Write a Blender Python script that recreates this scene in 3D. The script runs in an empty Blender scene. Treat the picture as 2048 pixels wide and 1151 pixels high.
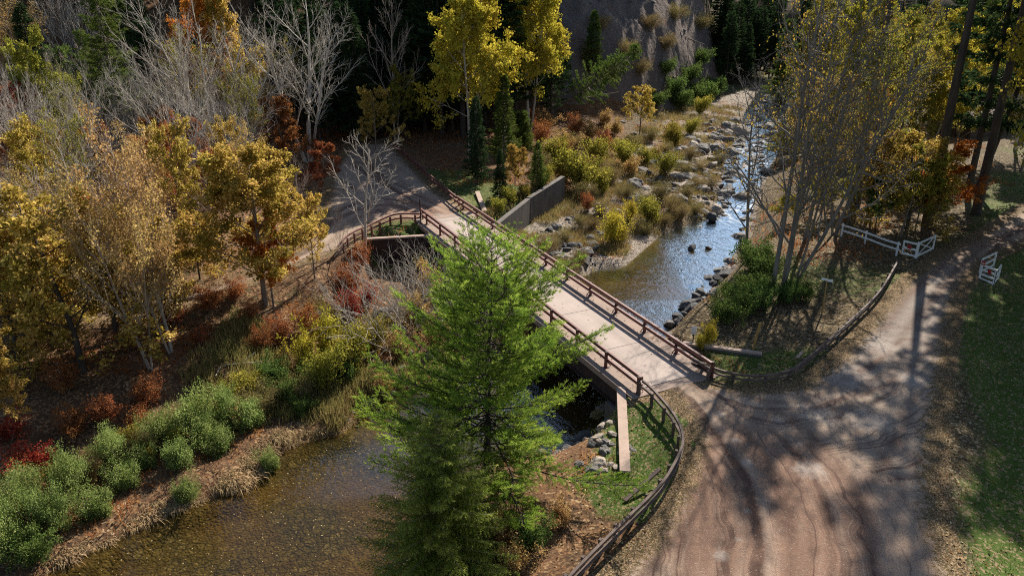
import bpy, math, random
import numpy as np
R = math.radians
SC = bpy.context.scene
COL = SC.collection
rnd = random.Random(11)
nr = np.random.RandomState(5)

# ------------------------------------------------------------------ camera geometry
F = 1600.; PIT = R(22.5); HC = 22.
def G(u, v, z=0.):
    x = (u-1024)/F; yu = -(v-575.5)/F
    d = (x, math.cos(PIT)+yu*math.sin(PIT), -math.sin(PIT)+yu*math.cos(PIT))
    t = (z-HC)/d[2]
    return (d[0]*t, d[1]*t)
def GL(L, z=0.): return [G(u, v, z) for u, v in L]

# ------------------------------------------------------------------ noise and distance
def _h(ix, iy, s):
    n = (ix.astype(np.int64)*374761393 + iy.astype(np.int64)*668265263 + s*974711) & 0x7fffffff
    n = ((n ^ (n >> 13))*1274126177) & 0x7fffffff
    return ((n ^ (n >> 16)) & 0xffff)/65535.
def vn(x, y, sc, s=0):
    x = np.asarray(x, float)/sc; y = np.asarray(y, float)/sc
    ix = np.floor(x); iy = np.floor(y); fx = x-ix; fy = y-iy
    fx = fx*fx*(3-2*fx); fy = fy*fy*(3-2*fy)
    a = _h(ix, iy, s); b = _h(ix+1, iy, s); c = _h(ix, iy+1, s); d = _h(ix+1, iy+1, s)
    return (a*(1-fx)+b*fx)*(1-fy)+(c*(1-fx)+d*fx)*fy
def seg_dist(x, y, P, closed=True):
    best = np.full(x.shape, 1e9)
    n = len(P)
    for i in range(n if closed else n-1):
        ax, ay = P[i]; bx, by = P[(i+1) % n]
        dx, dy = bx-ax, by-ay; L2 = dx*dx+dy*dy+1e-9
        t = np.clip(((x-ax)*dx+(y-ay)*dy)/L2, 0, 1)
        best = np.minimum(best, (x-ax-t*dx)**2+(y-ay-t*dy)**2)
    return np.sqrt(best)
def sdist(x, y, P):
    ins = np.zeros(x.shape, bool); n = len(P)
    for i in range(n):
        ax, ay = P[i]; bx, by = P[(i+1) % n]
        if ay == by: continue
        c = ((ay > y) != (by > y)) & (x < (bx-ax)*(y-ay)/(by-ay)+ax)
        ins ^= c
    d = seg_dist(x, y, P)
    return np.where(ins, -d, d)
def S(t): t = np.clip(t, 0, 1); return t*t*(3-2*t)
def idw(x, y, pts, pw=3):
    num = 0; den = 0
    for px, py, w in pts:
        k = 1./(((x-px)**2+(y-py)**2)**(pw/2)+1e-3); num = num+k*w; den = den+k
    return num/den

# ------------------------------------------------------------------ layout polygons (world metres, water at -3.2)
WZ = -3.2
RR = GL([(1640,150),(1590,180),(1570,250),(1525,330),(1497,400),(1480,470),(1430,560),(1388,610),(1335,662),(1240,775),(1215,850),(1120,905),(1000,930),(890,965),(810,1060),(785,1160),(770,1300),(760,1500)], WZ)
RL = GL([(1600,150),(1540,180),(1500,250),(1462,330),(1440,432),(1330,472),(1255,535),(1200,540),(1170,555),(1090,690),(960,750),(850,775),(790,795),(722,815),(700,870),(605,892),(540,930),(480,990),(400,1010),(330,1035),(250,1080),(120,1145),(0,1215),(-200,1330)], WZ)
RIVER = RR + [(-8, 14), (-30, 14)] + RL[::-1]
_a, _c = np.array(G(985,452,-.1)), np.array(G(1130,357,0)); _d = (_c-_a)/np.linalg.norm(_c-_a); _n = np.array((_d[1], -_d[0]))
FP1 = [tuple(_a+(_c-_a)*f-_n*1.05) for f in (.15,.4,.7,1.02)] + GL([(1140,383),(1185,335),(1255,285),(1330,235),(1420,200),(1530,160)], -2.7) + GL([(1590,180),(1500,330),(1460,430),(1330,475),(1250,545),(1170,560),(1090,640),(1000,640),(935,560),(958,498)], -2.7)
FP2 = GL([(905,545),(760,520),(735,545),(730,620),(690,690),(600,775),(500,830),(420,860),(330,905),(200,960),(60,1030),(-150,1110),(-300,1330),(250,1150),(480,1000),(620,900),(720,830),(860,775),(1060,700),(1060,620)], -2.7)
ROADR = GL([(1262,800),(1315,772),(1362,735),(1410,762),(1500,778),(1600,768),(1672,715),(1740,640),(1810,560),(1880,505),(1960,465),(2048,410),(2300,300),(2300,420),(2048,492),(1975,520),(1925,580),(1905,660),(1893,760),(1880,850),(1875,950),(1885,1050),(1930,1200),(2000,1500),(1080,1500),(1185,1170),(1290,1080),(1362,960),(1385,885),(1372,835),(1335,785)])
ROADL = GL([(925,455),(930,412),(880,385),(840,345),(800,300),(772,285),(700,290),(662,340),(650,400),(640,455),(575,512),(480,550),(380,582),(200,618),(0,655),(-200,690),(-200,712),(0,680),(200,640),(380,606),(480,574),(600,528),(690,497),(748,448),(800,437),(868,446)])
BS = (.438, -.899); BN = (.899, .438)
def BR(s, n): return (BS[0]*s+BN[0]*n, BS[1]*s+BN[1]*n)

WR = [(14, 57, 3.2), (22, 75, 5), (11, 52.5, 2.4), (6.6, 42, 2.2), (5.2, 35, 3.5), (2, 32, 4.5), (-3, 28, 4), (26, 88, 8), (35, 110, 12), (50, 150, 25), (-5, 24, 4)]
WF = [(-1, 70, .5), (5.5, 83, .5), (1.8, 76, .3), (-1.5, 66, .6), (8, 92, 6), (12, 108, 10), (30, 135, 8), (-7, 62, .6), (-11, 60.5, .7), (-12, 57, 4), (-15, 50, 8), (-20, 40, 7), (-28, 34, 8), (-35, 30, 10)]
YH = [(-140, 92), (-90, 92), (-60, 100), (-35, 112), (-10, 116), (5, 118), (12, 124), (22, 131), (30, 139), (38, 150), (47, 175), (60, 205), (150, 215), (260, 215)]
def hill(x, y):
    yh = np.interp(x, [a for a, b in YH], [b for a, b in YH])
    yh = yh + (vn(x, y, 17, 3)-.5)*7
    d = y-yh
    scar = S((x-3)/8)*S((48-x)/9)
    sl = .62+.42*scar
    up = np.where(d > 0, d, 0)
    h = sl*np.where(up < 60, up, 60+(up-60)*.35)
    h = h*S(up/12+.15)
    h = h + S(up/10)*(vn(x, y, 9, 8)-.5)*3.0
    rid = (vn(x+y*.3, y*.35, 2.4, 21)-.5)*1.1 + (vn(x+y*.2, y*.7, 1., 22)-.5)*.8 + (vn(x, y, 4, 23)-.5)*1.8 + (vn(x, y, .6, 24)-.5)*.6
    return h + scar*S(up/4)*rid
def T(x, y):
    x = np.asarray(x, float); y = np.asarray(y, float)
    und = (vn(x, y, 6, 1)-.5)*.35 + (vn(x, y, 1.7, 2)-.5)*.10
    dr = sdist(x, y, RIVER); d1 = sdist(x, y, FP1); d2 = sdist(x, y, FP2)
    rd = np.minimum(sdist(x, y, ROADR), sdist(x, y, ROADL))
    sb = x*BS[0]+y*BS[1]; nb = x*BN[0]+y*BN[1]
    flat = S((rd+.2)/3.)
    low = S((x-60)/40)*0
    P0 = und*flat - .35*S((rd-.3)/2.5)*S((x+30)/20)
    P0 = P0 - .9*S((-x-8)/14)*S((58-y)/12)
    P0 = P0 + hill(x, y)
    wr = idw(x, y, WR); wf = idw(x, y, WF)
    stony = (vn(x, y, 1.1, 5)-.5)*.35 + (vn(x, y, 3.1, 6)-.5)*.5
    zb = WZ - .55*S(-dr/1.3) + (vn(x, y, 2.5, 7)-.5)*.12 - .06
    zr = np.where(dr <= 0, zb, WZ + .02 + (P0-WZ)*S(dr/wr*.5+.02)*1.0 )
    zr = np.where(dr > 0, WZ-.06 + (P0-WZ+.06)*S(dr/wr), zr)
    def fl(d): return np.where(d <= 0, -2.72 + stony*S(-d/2), -2.72 + (P0+2.72)*S(d/wf))
    z = np.minimum(zr, np.minimum(fl(d1), fl(d2)))
    # trench under the bridge
    z = z+(0.-z)*S((1.6-rd)/1.4)*S((14-hill(x,y))/4)
    z = z-.05*S((-.1-rd)/.5)
    inb = (sb > -64.6) & (sb < -33.2) & (nb > 21) & (nb < 29.5)
    z = np.where(inb, np.minimum(z, -1.7), z)
    z = np.where((sb > -67.5) & (sb < -29.8) & (nb > 21.5) & (nb < 28.9), np.minimum(z, -.06), z)
    return z
def tz(x, y): return float(T(np.array([x]), np.array([y]))[0])
def hit(u, v):
    x = (u-1024)/F; yu = -(v-575.5)/F
    d = (x, math.cos(PIT)+yu*math.sin(PIT), -math.sin(PIT)+yu*math.cos(PIT))
    t = np.linspace(18, 330, 1400)
    zz = T(d[0]*t, d[1]*t); k = np.nonzero(HC+d[2]*t <= zz)[0]
    tt = t[k[0]] if len(k) else 300.
    return (d[0]*tt, d[1]*tt, HC+d[2]*tt)
def zproj(x, y, v):
    "height at which a vertical line at x, y crosses pixel row v"
    yu = -(v-575.5)/F
    return HC + y*(yu*math.cos(PIT)-math.sin(PIT))/(math.cos(PIT)+yu*math.sin(PIT))

# ------------------------------------------------------------------ mesh helpers
def mesh_np(name, V, Q, mat=None, attrs=None, smooth=False, tri=None):
    V = np.ascontiguousarray(V, dtype=np.float32); Q = np.ascontiguousarray(Q, dtype=np.int32)
    m = bpy.data.meshes.new(name)
    k = Q.shape[1]
    m.vertices.add(len(V)); m.vertices.foreach_set('co', V.ravel())
    m.loops.add(Q.size); m.loops.foreach_set('vertex_index', Q.ravel())
    m.polygons.add(len(Q)); m.polygons.foreach_set('loop_start', np.arange(0, Q.size, k, dtype=np.int32))
    m.update(calc_edges=True)
    if smooth: m.polygons.foreach_set('use_smooth', np.ones(len(Q), bool))
    for a, (tp, arr) in (attrs or {}).items():
        at = m.attributes.new(a, tp, 'POINT')
        at.data.foreach_set('color' if tp == 'FLOAT_COLOR' else 'value', np.ascontiguousarray(arr, dtype=np.float32).ravel())
    if mat: m.materials.append(mat)
    return m
def link(name, mesh, parent=None, **kw):
    o = bpy.data.objects.new(name, mesh); COL.objects.link(o)
    if parent: o.parent = parent
    for k, v in kw.items(): o[k] = v
    return o
def empty(name, loc, label, cat, group=None, rz=0., sc=1.):
    o = bpy.data.objects.new(name, None); COL.objects.link(o)
    o.empty_display_size = .3
    o.location = loc; o.rotation_euler = (0, 0, rz); o.scale = (sc,)*3 if not isinstance(sc, tuple) else sc
    o['label'] = label; o['category'] = cat
    if group: o['group'] = group
    return o
class MB:
    def __init__(s): s.v = []; s.f = []
    def box(s, o, ax, ay, az):
        "box from corner o with edge vectors"
        o = np.array(o, float); ax, ay, az = map(lambda q: np.array(q, float), (ax, ay, az))
        b = len(s.v)
        for k in ((0,0,0),(1,0,0),(1,1,0),(0,1,0),(0,0,1),(1,0,1),(1,1,1),(0,1,1)):
            s.v.append(tuple(o+k[0]*ax+k[1]*ay+k[2]*az))
        for q in ((0,3,2,1),(4,5,6,7),(0,1,5,4),(1,2,6,5),(2,3,7,6),(3,0,4,7)): s.f.append(tuple(b+i for i in q))
    def aabb(s, x0, x1, y0, y1, z0, z1): s.box((x0,y0,z0), (x1-x0,0,0), (0,y1-y0,0), (0,0,z1-z0))
    def bar(s, a, b, w, h, up=(0,0,1)):
        "beam from a to b, width w, height h"
        a = np.array(a, float); b = np.array(b, float); d = b-a
        n = np.cross(d, up); n /= np.linalg.norm(n)+1e-9
        t = np.cross(n, d); t /= np.linalg.norm(t)+1e-9
        s.box(a-n*w/2-t*h/2, d, n*w, t*h)
    def bbox(s, s0, s1, n0, n1, z0, z1):
        "box in bridge axes"
        o = BR(s0, n0); s.box((o[0], o[1], z0), (BS[0]*(s1-s0), BS[1]*(s1-s0), 0), (BN[0]*(n1-n0), BN[1]*(n1-n0), 0), (0, 0, z1-z0))
    def sweep(s, P, w, h):
        P = np.array(P, float); b = len(s.v); n = len(P)
        for i in range(n):
            t = P[min(i+1, n-1)]-P[max(i-1, 0)]; t[2] = 0; t /= np.linalg.norm(t)+1e-9
            nn = np.array((t[1], -t[0], 0))
            for a, c in ((-1,-1),(1,-1),(1,1),(-1,1)): s.v.append(tuple(P[i]+nn*a*w/2+np.array((0,0,c*h/2))))
        for i in range(n-1):
            for k in range(4): s.f.append((b+4*i+k, b+4*i+(k+1) % 4, b+4*i+4+(k+1) % 4, b+4*i+4+k))
        s.f.append((b+3, b+2, b+1, b)); e = b+4*(n-1); s.f.append((e, e+1, e+2, e+3))
    def cyl(s, a, b, r0, r1=None, n=10):
        r1 = r0 if r1 is None else r1
        a = np.array(a, float); c = np.array(b, float); d = c-a; d /= np.linalg.norm(d)
        ref = (1,0,0) if abs(d[2]) > .8 else (0,0,1)
        u = np.cross(d, ref); u /= np.linalg.norm(u); w = np.cross(d, u); k = len(s.v)
        for p, r in ((a, r0), (c, r1)):
            for i in range(n):
                an = 2*math.pi*i/n; s.v.append(tuple(p+r*(u*math.cos(an)+w*math.sin(an))))
        for i in range(n): s.f.append((k+i, k+(i+1) % n, k+n+(i+1) % n, k+n+i))
        s.f.append(tuple(k+n-1-i for i in range(n))); s.f.append(tuple(k+n+i for i in range(n)))
    def build(s, name, mat, parent=None, bevel=0., **kw):
        v = [tuple(map(float, q)) for q in s.v]
        m = bpy.data.meshes.new(name); m.from_pydata(v, [], s.f); m.update(); m.materials.append(mat)
        o = link(name, m, parent, **kw)
        if bevel:
            b = o.modifiers.new('bevel', 'BEVEL'); b.width = bevel; b.segments = 2; b.limit_method = 'ANGLE'
        return o
def smooth_path(P, step=.4):
    P = [np.array(p, float) for p in P]; out = []
    Q = [P[0]*2-P[1]]+P+[P[-1]*2-P[-2]]
    for i in range(1, len(Q)-2):
        a, b, c, d = Q[i-1:i+3]; n = max(2, int(np.linalg.norm(c-b)/step))
        for k in range(n):
            t = k/n
            out.append(.5*((2*b)+(c-a)*t+(2*a-5*b+4*c-d)*t*t+(3*b-a-3*c+d)*t**3))
    out.append(P[-1]); return out
def resample(P, step, off=0.):
    out = []; need = off; 
    for a, b in zip(P[:-1], P[1:]):
        L = float(np.linalg.norm(b-a)); pos = 0.
        while need <= L-pos:
            pos += need; out.append((a+(b-a)*pos/L, (b-a)/L)); need = step
        need -= L-pos
    return out

# ------------------------------------------------------------------ node helpers
def new_mat(name):
    m = bpy.data.materials.new(name); m.use_nodes = True; nt = m.node_tree; nt.nodes.clear(); return m, nt
class NT:
    def __init__(s, name):
        s.m, s.t = new_mat(name); s.out = s.n('ShaderNodeOutputMaterial')
    def n(s, tp, **kw):
        x = s.t.nodes.new(tp)
        for k, v in kw.items():
            if k.startswith('i_'): s.set(x, k[2:], v)
            else: setattr(x, k, v)
        return x
    def set(s, x, key, v):
        inp = x.inputs[int(key)] if key.isdigit() else x.inputs[key.replace('_', ' ')]
        if isinstance(v, bpy.types.NodeSocket): s.t.links.new(v, inp)
        else:
            if isinstance(v, tuple) and len(v) == 3 and inp.type == 'RGBA': v = v+(1,)
            inp.default_value = v
    def coord(s): return s.n('ShaderNodeTexCoord').outputs['Object']
    def noise(s, sc, det=3, vec=None, rough=.55, dist=0.):
        x = s.n('ShaderNodeTexNoise', i_Scale=sc, i_Detail=det, i_Roughness=rough, i_Distortion=dist)
        s.set(x, 'Vector', vec or s.coord()); return x.outputs['Fac']
    def vor(s, sc, vec=None, feat='F1', out='Color'):
        x = s.n('ShaderNodeTexVoronoi', i_Scale=sc); x.feature = feat
        s.set(x, 'Vector', vec or s.coord()); return x.outputs[out]
    def map(s, vec, scale=(1,1,1), rot=(0,0,0)):
        return s.n('ShaderNodeMapping', i_Vector=vec, i_Scale=scale, i_Rotation=rot).outputs[0]
    def ramp(s, fac, stops, interp='LINEAR'):
        x = s.n('ShaderNodeValToRGB'); s.set(x, 'Fac', fac); r = x.color_ramp; r.interpolation = interp
        while len(r.elements) < len(stops): r.elements.new(.5)
        for e, (p, c) in zip(r.elements, stops): e.position = p; e.color = (c if len(c) == 4 else tuple(c)+(1,))
        return x.outputs['Color']
    def rng(s, v, a, b, c=0., d=1.):
        x = s.n('ShaderNodeMapRange', i_0=v, i_1=a, i_2=b, i_3=c, i_4=d); return x.outputs[0]
    def mix(s, f, a, b, mode='MIX'):
        x = s.n('ShaderNodeMix', data_type='RGBA', blend_type=mode); s.set(x, '0', f); s.set(x, '6', a); s.set(x, '7', b); return x.outputs[2]
    def math(s, op, a, b=0., c=None):
        x = s.n('ShaderNodeMath', operation=op); s.set(x, '0', a); s.set(x, '1', b)
        if c is not None: s.set(x, '2', c)
        return x.outputs[0]
    def attr(s, name): 
        x = s.n('ShaderNodeAttribute'); x.attribute_name = name; return x
    def bump(s, h, st=.5, dist=.05): return s.n('ShaderNodeBump', i_Height=h, i_Strength=st, i_Distance=dist).outputs[0]
    def bsdf(s, col, rough=.8, normal=None, spec=.3, metal=0.):
        x = s.n('ShaderNodeBsdfPrincipled', i_Base_Color=col, i_Roughness=rough, i_Metallic=metal); x.inputs['Specular IOR Level'].default_value = spec
        if normal is not None: s.set(x, 'Normal', normal)
        s.t.links.new(x.outputs[0], s.out.inputs[0]); return x
def leafmat(name, stops, trans=.45, hue=.03, val=.35, rough=None):
    k = NT(name); a = k.attr('rnd').outputs['Fac']
    oi = k.n('ShaderNodeObjectInfo').outputs['Random']
    c = k.ramp(a, stops)
    big = k.noise(.35, 2)
    hs = k.n('ShaderNodeHueSaturation', i_Color=c, i_Hue=k.math('ADD', k.math('MULTIPLY', k.math('SUBTRACT', oi, .5), hue), k.rng(big, .3, .7, .5-hue*.5, .5+hue*.5)),
             i_Value=k.math('ADD', k.rng(k.math('FRACT', k.math('MULTIPLY', oi, 7.3)), 0, 1, 1-val*.5, 1+val*.35), k.rng(big, .3, .7, -.12, .12)))
    c = hs.outputs[0]
    d = k.n('ShaderNodeBsdfDiffuse', i_Color=c); t = k.n('ShaderNodeBsdfTranslucent', i_Color=c)
    m = k.n('ShaderNodeMixShader'); k.set(m, '0', trans); k.t.links.new(d.outputs[0], m.inputs[1]); k.t.links.new(t.outputs[0], m.inputs[2])
    g = k.n('ShaderNodeBsdfGlossy', i_Color=(1,1,1), i_Roughness=.45)
    m2 = k.n('ShaderNodeMixShader'); k.set(m2, '0', .0); k.t.links.new(m.outputs[0], m2.inputs[1]); k.t.links.new(g.outputs[0], m2.inputs[2])
    k.t.links.new(m2.outputs[0], k.out.inputs[0]); return k.m

# ------------------------------------------------------------------ materials
M = {}
def m_simple(name, c0, c1, sc=3., rough=.85, bs=.4, bd=.02, stretch=(1,1,1), spec=.25, metal=0.):
    k = NT(name); v = k.map(k.coord(), stretch)
    f = k.noise(sc, 5, v); f2 = k.noise(sc*9, 3, v)
    c = k.mix(k.rng(f, .35, .65), c0, c1); c = k.mix(k.rng(f2, .3, .75, 0, .35), c, tuple(q*.45 for q in c0))
    k.bsdf(c, rough, k.bump(f2, bs, bd), spec, metal); return k.m
M['bark_pale'] = m_simple('bark_pale', (.52,.46,.38), (.33,.29,.24), 2.5, stretch=(1,1,.3))
M['bark_tan'] = m_simple('bark_tan', (.45,.36,.29), (.27,.21,.17), 2.5, stretch=(1,1,.3))
M['bark_grey'] = m_simple('bark_grey', (.21,.185,.155), (.115,.10,.085), 2.5, stretch=(1,1,.3))
M['bark_dark'] = m_simple('bark_dark', (.085,.065,.05), (.045,.036,.03), 2.5, stretch=(1,1,.3))
M['bark_mid'] = m_simple('bark_mid', (.24,.19,.15), (.14,.11,.085), 2.5, stretch=(1,1,.3))
M['steel'] = m_simple('weathering_steel', (.19,.068,.05), (.11,.042,.033), 2., .6, .25, .01, spec=.4)
M['steel_dark'] = m_simple('dark_steel', (.05,.03,.025), (.03,.02,.018), 2., .6, .2, .01)
M['rail_wood'] = m_simple('weathered_rail', (.15,.105,.085), (.08,.055,.045), 2.5, .75, .3, .01)
M['rail_grey'] = m_simple('grey_rail', (.17,.15,.14), (.085,.075,.07), 2.5, .75, .3, .01)
M['white'] = m_simple('white_paint', (.78,.78,.76), (.62,.62,.59), 4., .55, .2, .005)
M['red'] = m_simple('red_sign', (.45,.03,.03), (.33,.02,.025), 4., .5, .1, .005)
M['pole'] = m_simple('yellow_pole', (.42,.25,.07), (.26,.15,.05), 5., .8, .3, .01)
M['pole_dark'] = m_simple('dark_pole', (.05,.055,.045), (.03,.035,.03), 5., .6, .2, .01)
M['plank'] = m_simple('pale_plank', (.4,.3,.22), (.25,.18,.13), 5., .8, .3, .01)
M['roof'] = m_simple('brown_roof', (.24,.18,.15), (.14,.10,.085), 1.2, .85, .4, .02)
M['cabin'] = m_simple('dark_log', (.10,.06,.04), (.055,.035,.025), 2., .8, .4, .02, stretch=(.4,.4,3))
M['rock_dark'] = m_simple('rock_dark', (.11,.105,.10), (.05,.048,.05), 1.2, .8, .8, .08)
M['rock_grey'] = m_simple('rock_grey', (.23,.21,.185), (.11,.10,.095), 1.2, .85, .8, .08)
M['rock_pale'] = m_simple('rock_pale', (.42,.35,.28), (.25,.21,.17), 1.2, .85, .7, .06)
def m_conc(name, c0, c1, streak=True, dirt=(.17,.12,.09), amt=.5):
    k = NT(name); co = k.coord()
    a = k.noise(.8, 6, co, .65); b = k.noise(14, 4, co); st = k.noise(1.6, 4, k.map(co, (1,1,.08)))
    c = k.mix(k.rng(a, .35, .68), c0, c1)
    if streak: c = k.mix(k.rng(st, .45, .7, 0, .7), c, tuple(q*.4 for q in c0))
    c = k.mix(k.rng(k.noise(2.2, 5, co, .7), .5, .72, 0, amt), c, dirt)
    c = k.mix(k.rng(b, .3, .7, 0, .3), c, tuple(q*.6 for q in c1))
    k.bsdf(c, .88, k.bump(k.math('ADD', b, a), .4, .02), .25); return k.m
M['conc_wall'] = m_conc('dark_concrete', (.17,.15,.13), (.10,.09,.085))
M['conc_edge'] = m_conc('weathered_concrete', (.35,.255,.20), (.25,.185,.15), False, amt=.75)
M['conc_cap'] = m_conc('capping_beam', (.44,.32,.25), (.34,.25,.2), False, (.22,.16,.13), .4)
def deckmat():
    k = NT('pale_deck'); co = k.coord()
    v = k.map(co, (1,1,1), (0,0,R(64)))
    a = k.noise(.35, 5, co, .6); st = k.noise(1.0, 4, k.map(v, (.12,1.6,1))); b = k.noise(25, 3, co)
    c = k.mix(k.rng(a, .35, .65), (.43,.345,.295), (.35,.285,.245)); c = k.mix(k.rng(st, .45, .75, 0, .35), c, (.27,.215,.18))
    c = k.mix(k.rng(k.noise(1.3, 5, co, .7), .55, .75, 0, .4), c, (.24,.18,.145))
    c = k.mix(k.rng(b, .3, .7, 0, .25), c, (.25,.21,.18))
    sx = k.n('ShaderNodeSeparateXYZ', i_Vector=co); X_, Y_ = sx.outputs[0], sx.outputs[1]
    nn = k.math('ADD', k.math('MULTIPLY', X_, .899), k.math('MULTIPLY', Y_, .438)); ss = k.math('ADD', k.math('MULTIPLY', X_, .438), k.math('MULTIPLY', Y_, -.899))
    for c0 in (24.25, 25.85):
        dd = k.math('ABSOLUTE', k.math('SUBTRACT', k.math('ADD', nn, k.math('MULTIPLY', k.math('SUBTRACT', a, .5), .5)), c0)); c = k.mix(k.math('MULTIPLY', k.rng(dd, .0, .42, .5, 0), k.rng(st, .3, .6)), c, (.25,.20,.17))
    de = k.math('ABSOLUTE', k.math('SUBTRACT', nn, 25.05)); c = k.mix(k.math('MULTIPLY', k.rng(de, 1.15, 1.6), k.rng(k.noise(1.7, 5, co, .7), .35, .6, 0, .8)), c, (.20,.145,.115))
    jn = k.math('LESS_THAN', k.math('ABSOLUTE', k.math('SUBTRACT', k.math('FRACT', k.math('MULTIPLY', ss, 1/5.6)), .5)), .006); c = k.mix(k.math('MULTIPLY', jn, .8), c, (.06,.05,.045))
    cr = k.rng(k.vor(.55, k.map(co, (1,1,1)), 'DISTANCE_TO_EDGE', 'Distance'), 0, .008, .5, 0); c = k.mix(k.math('MULTIPLY', cr, k.rng(a, .45, .6)), c, (.12,.10,.09))
    k.bsdf(c, .85, k.bump(b, .3, .01), .25); return k.m
M['deck'] = deckmat()

def groundmat():
    k = NT('forest_floor'); co = k.coord()
    mk = k.attr('mask'); sp = k.n('ShaderNodeSeparateColor'); k.set(sp, 'Color', mk.outputs['Color'])
    gr, gv, di = sp.outputs[0], sp.outputs[1], sp.outputs[2]
    bed = k.attr('bed').outputs['Fac']; wear = k.attr('wear').outputs['Fac']
    n1 = k.noise(.25, 4, co); n2 = k.noise(1.4, 4, co, .65); n3 = k.noise(9, 3, co)
    w = k.n('ShaderNodeSeparateColor'); k.set(w, 'Color', k.vor(9., co)); cell = w.outputs[0]; cell2 = w.outputs[1]
    litter = k.ramp(cell, [(0,(.05,.032,.02)),(.3,(.11,.058,.028)),(.6,(.20,.10,.045)),(.85,(.30,.18,.085)),(1,(.46,.32,.18))])
    litter = k.mix(k.rng(n2, .35, .65, 0, .75), litter, (.055,.038,.025))
    litter = k.mix(k.rng(n1, .42, .62, 0, .45), litter, (.14,.065,.032))
    ol = k.ramp(cell, [(0,(.04,.032,.018)),(.5,(.085,.065,.032)),(.8,(.14,.10,.055)),(1,(.33,.26,.17))])
    litter = k.mix(wear, litter, ol)
    grass = k.mix(n3, (.03,.06,.009), (.085,.125,.022)); grass = k.mix(k.rng(n2, .45, .7, 0, .5), grass, (.08,.075,.03))
    lf = k.math('GREATER_THAN', cell2, .80)
    grass = k.mix(k.math('MULTIPLY', lf, .8), grass, (.24,.17,.10))
    c = k.mix(k.rng(k.math('ADD', gr, k.math('MULTIPLY', k.math('SUBTRACT', n2, .5), .9)), .38, .62), litter, grass)
    dirt = k.mix(k.noise(.6, 5, k.map(co, (1,.3,.3)), .65), (.20,.15,.12), (.095,.075,.065)); dirt = k.mix(k.rng(n3, .4, .7, 0, .5), dirt, (.12,.095,.085)); dirt = k.mix(k.math('MULTIPLY', k.math('GREATER_THAN', k.noise(3.3, 4, co, .7), .62), .7), dirt, (.34,.28,.25))
    c = k.mix(k.rng(k.math('ADD', di, k.math('MULTIPLY', k.math('SUBTRACT', n2, .5), .8)), .4, .6), c, dirt)
    v1 = k.n('ShaderNodeSeparateColor'); k.set(v1, 'Color', k.vor(2.6, co)); v2 = k.n('ShaderNodeSeparateColor'); k.set(v2, 'Color', k.vor(8., co))
    grav = k.ramp(v2.outputs[0], [(0,(.10,.085,.07)),(.4,(.22,.18,.14)),(.8,(.36,.29,.23)),(1,(.46,.40,.33))])
    grav = k.mix(k.rng(k.vor(8., co, 'DISTANCE_TO_EDGE', 'Distance'), 0, .09, .6, 0), grav, (.04,.034,.028))
    c = k.mix(k.rng(k.math('ADD', gv, k.math('MULTIPLY', k.math('SUBTRACT', n2, .5), 1.)), .4, .6), c, grav)
    bd = k.ramp(v1.outputs[1], [(0,(.045,.03,.013)),(.5,(.062,.046,.018)),(.85,(.085,.062,.026)),(1,(.16,.125,.07))])
    bd2 = k.ramp(v2.outputs[2], [(0,(.028,.021,.009)),(.6,(.062,.045,.018)),(.95,(.09,.067,.032)),(1,(.27,.21,.13))])
    bd = k.mix(.45, bd, bd2)
    bd = k.mix(k.rng(k.noise(.9, 4, co, .7), .42, .62, 0, .6), bd, (.05,.042,.022))
    bd = k.mix(k.rng(k.vor(2.6, co, 'DISTANCE_TO_EDGE', 'Distance'), 0, .12, .85, 0), bd, (.012,.009,.005))
    bd = k.mix(k.rng(n1, .4, .65, 0, .55), bd, (.085,.046,.014))
    c = k.mix(bed, c, bd)
    big = k.math('MULTIPLY', di, k.math('ADD', k.math('MULTIPLY', k.noise(.9, 6, co, .7), 9.), k.math('MULTIPLY', k.vor(1.4, co, 'F1', 'Distance'), 3.)))
    h = k.math('ADD', k.math('ADD', k.math('MULTIPLY', cell, .5), n3), big)
    h = k.math('ADD', h, k.math('MULTIPLY', k.math('MAXIMUM', gv, bed), k.math('MULTIPLY', k.vor(8., co, 'F1', 'Distance'), -1.)))
    k.bsdf(c, .95, k.bump(h, .7, .08), .12); return k.m
M['ground'] = groundmat()
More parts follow.
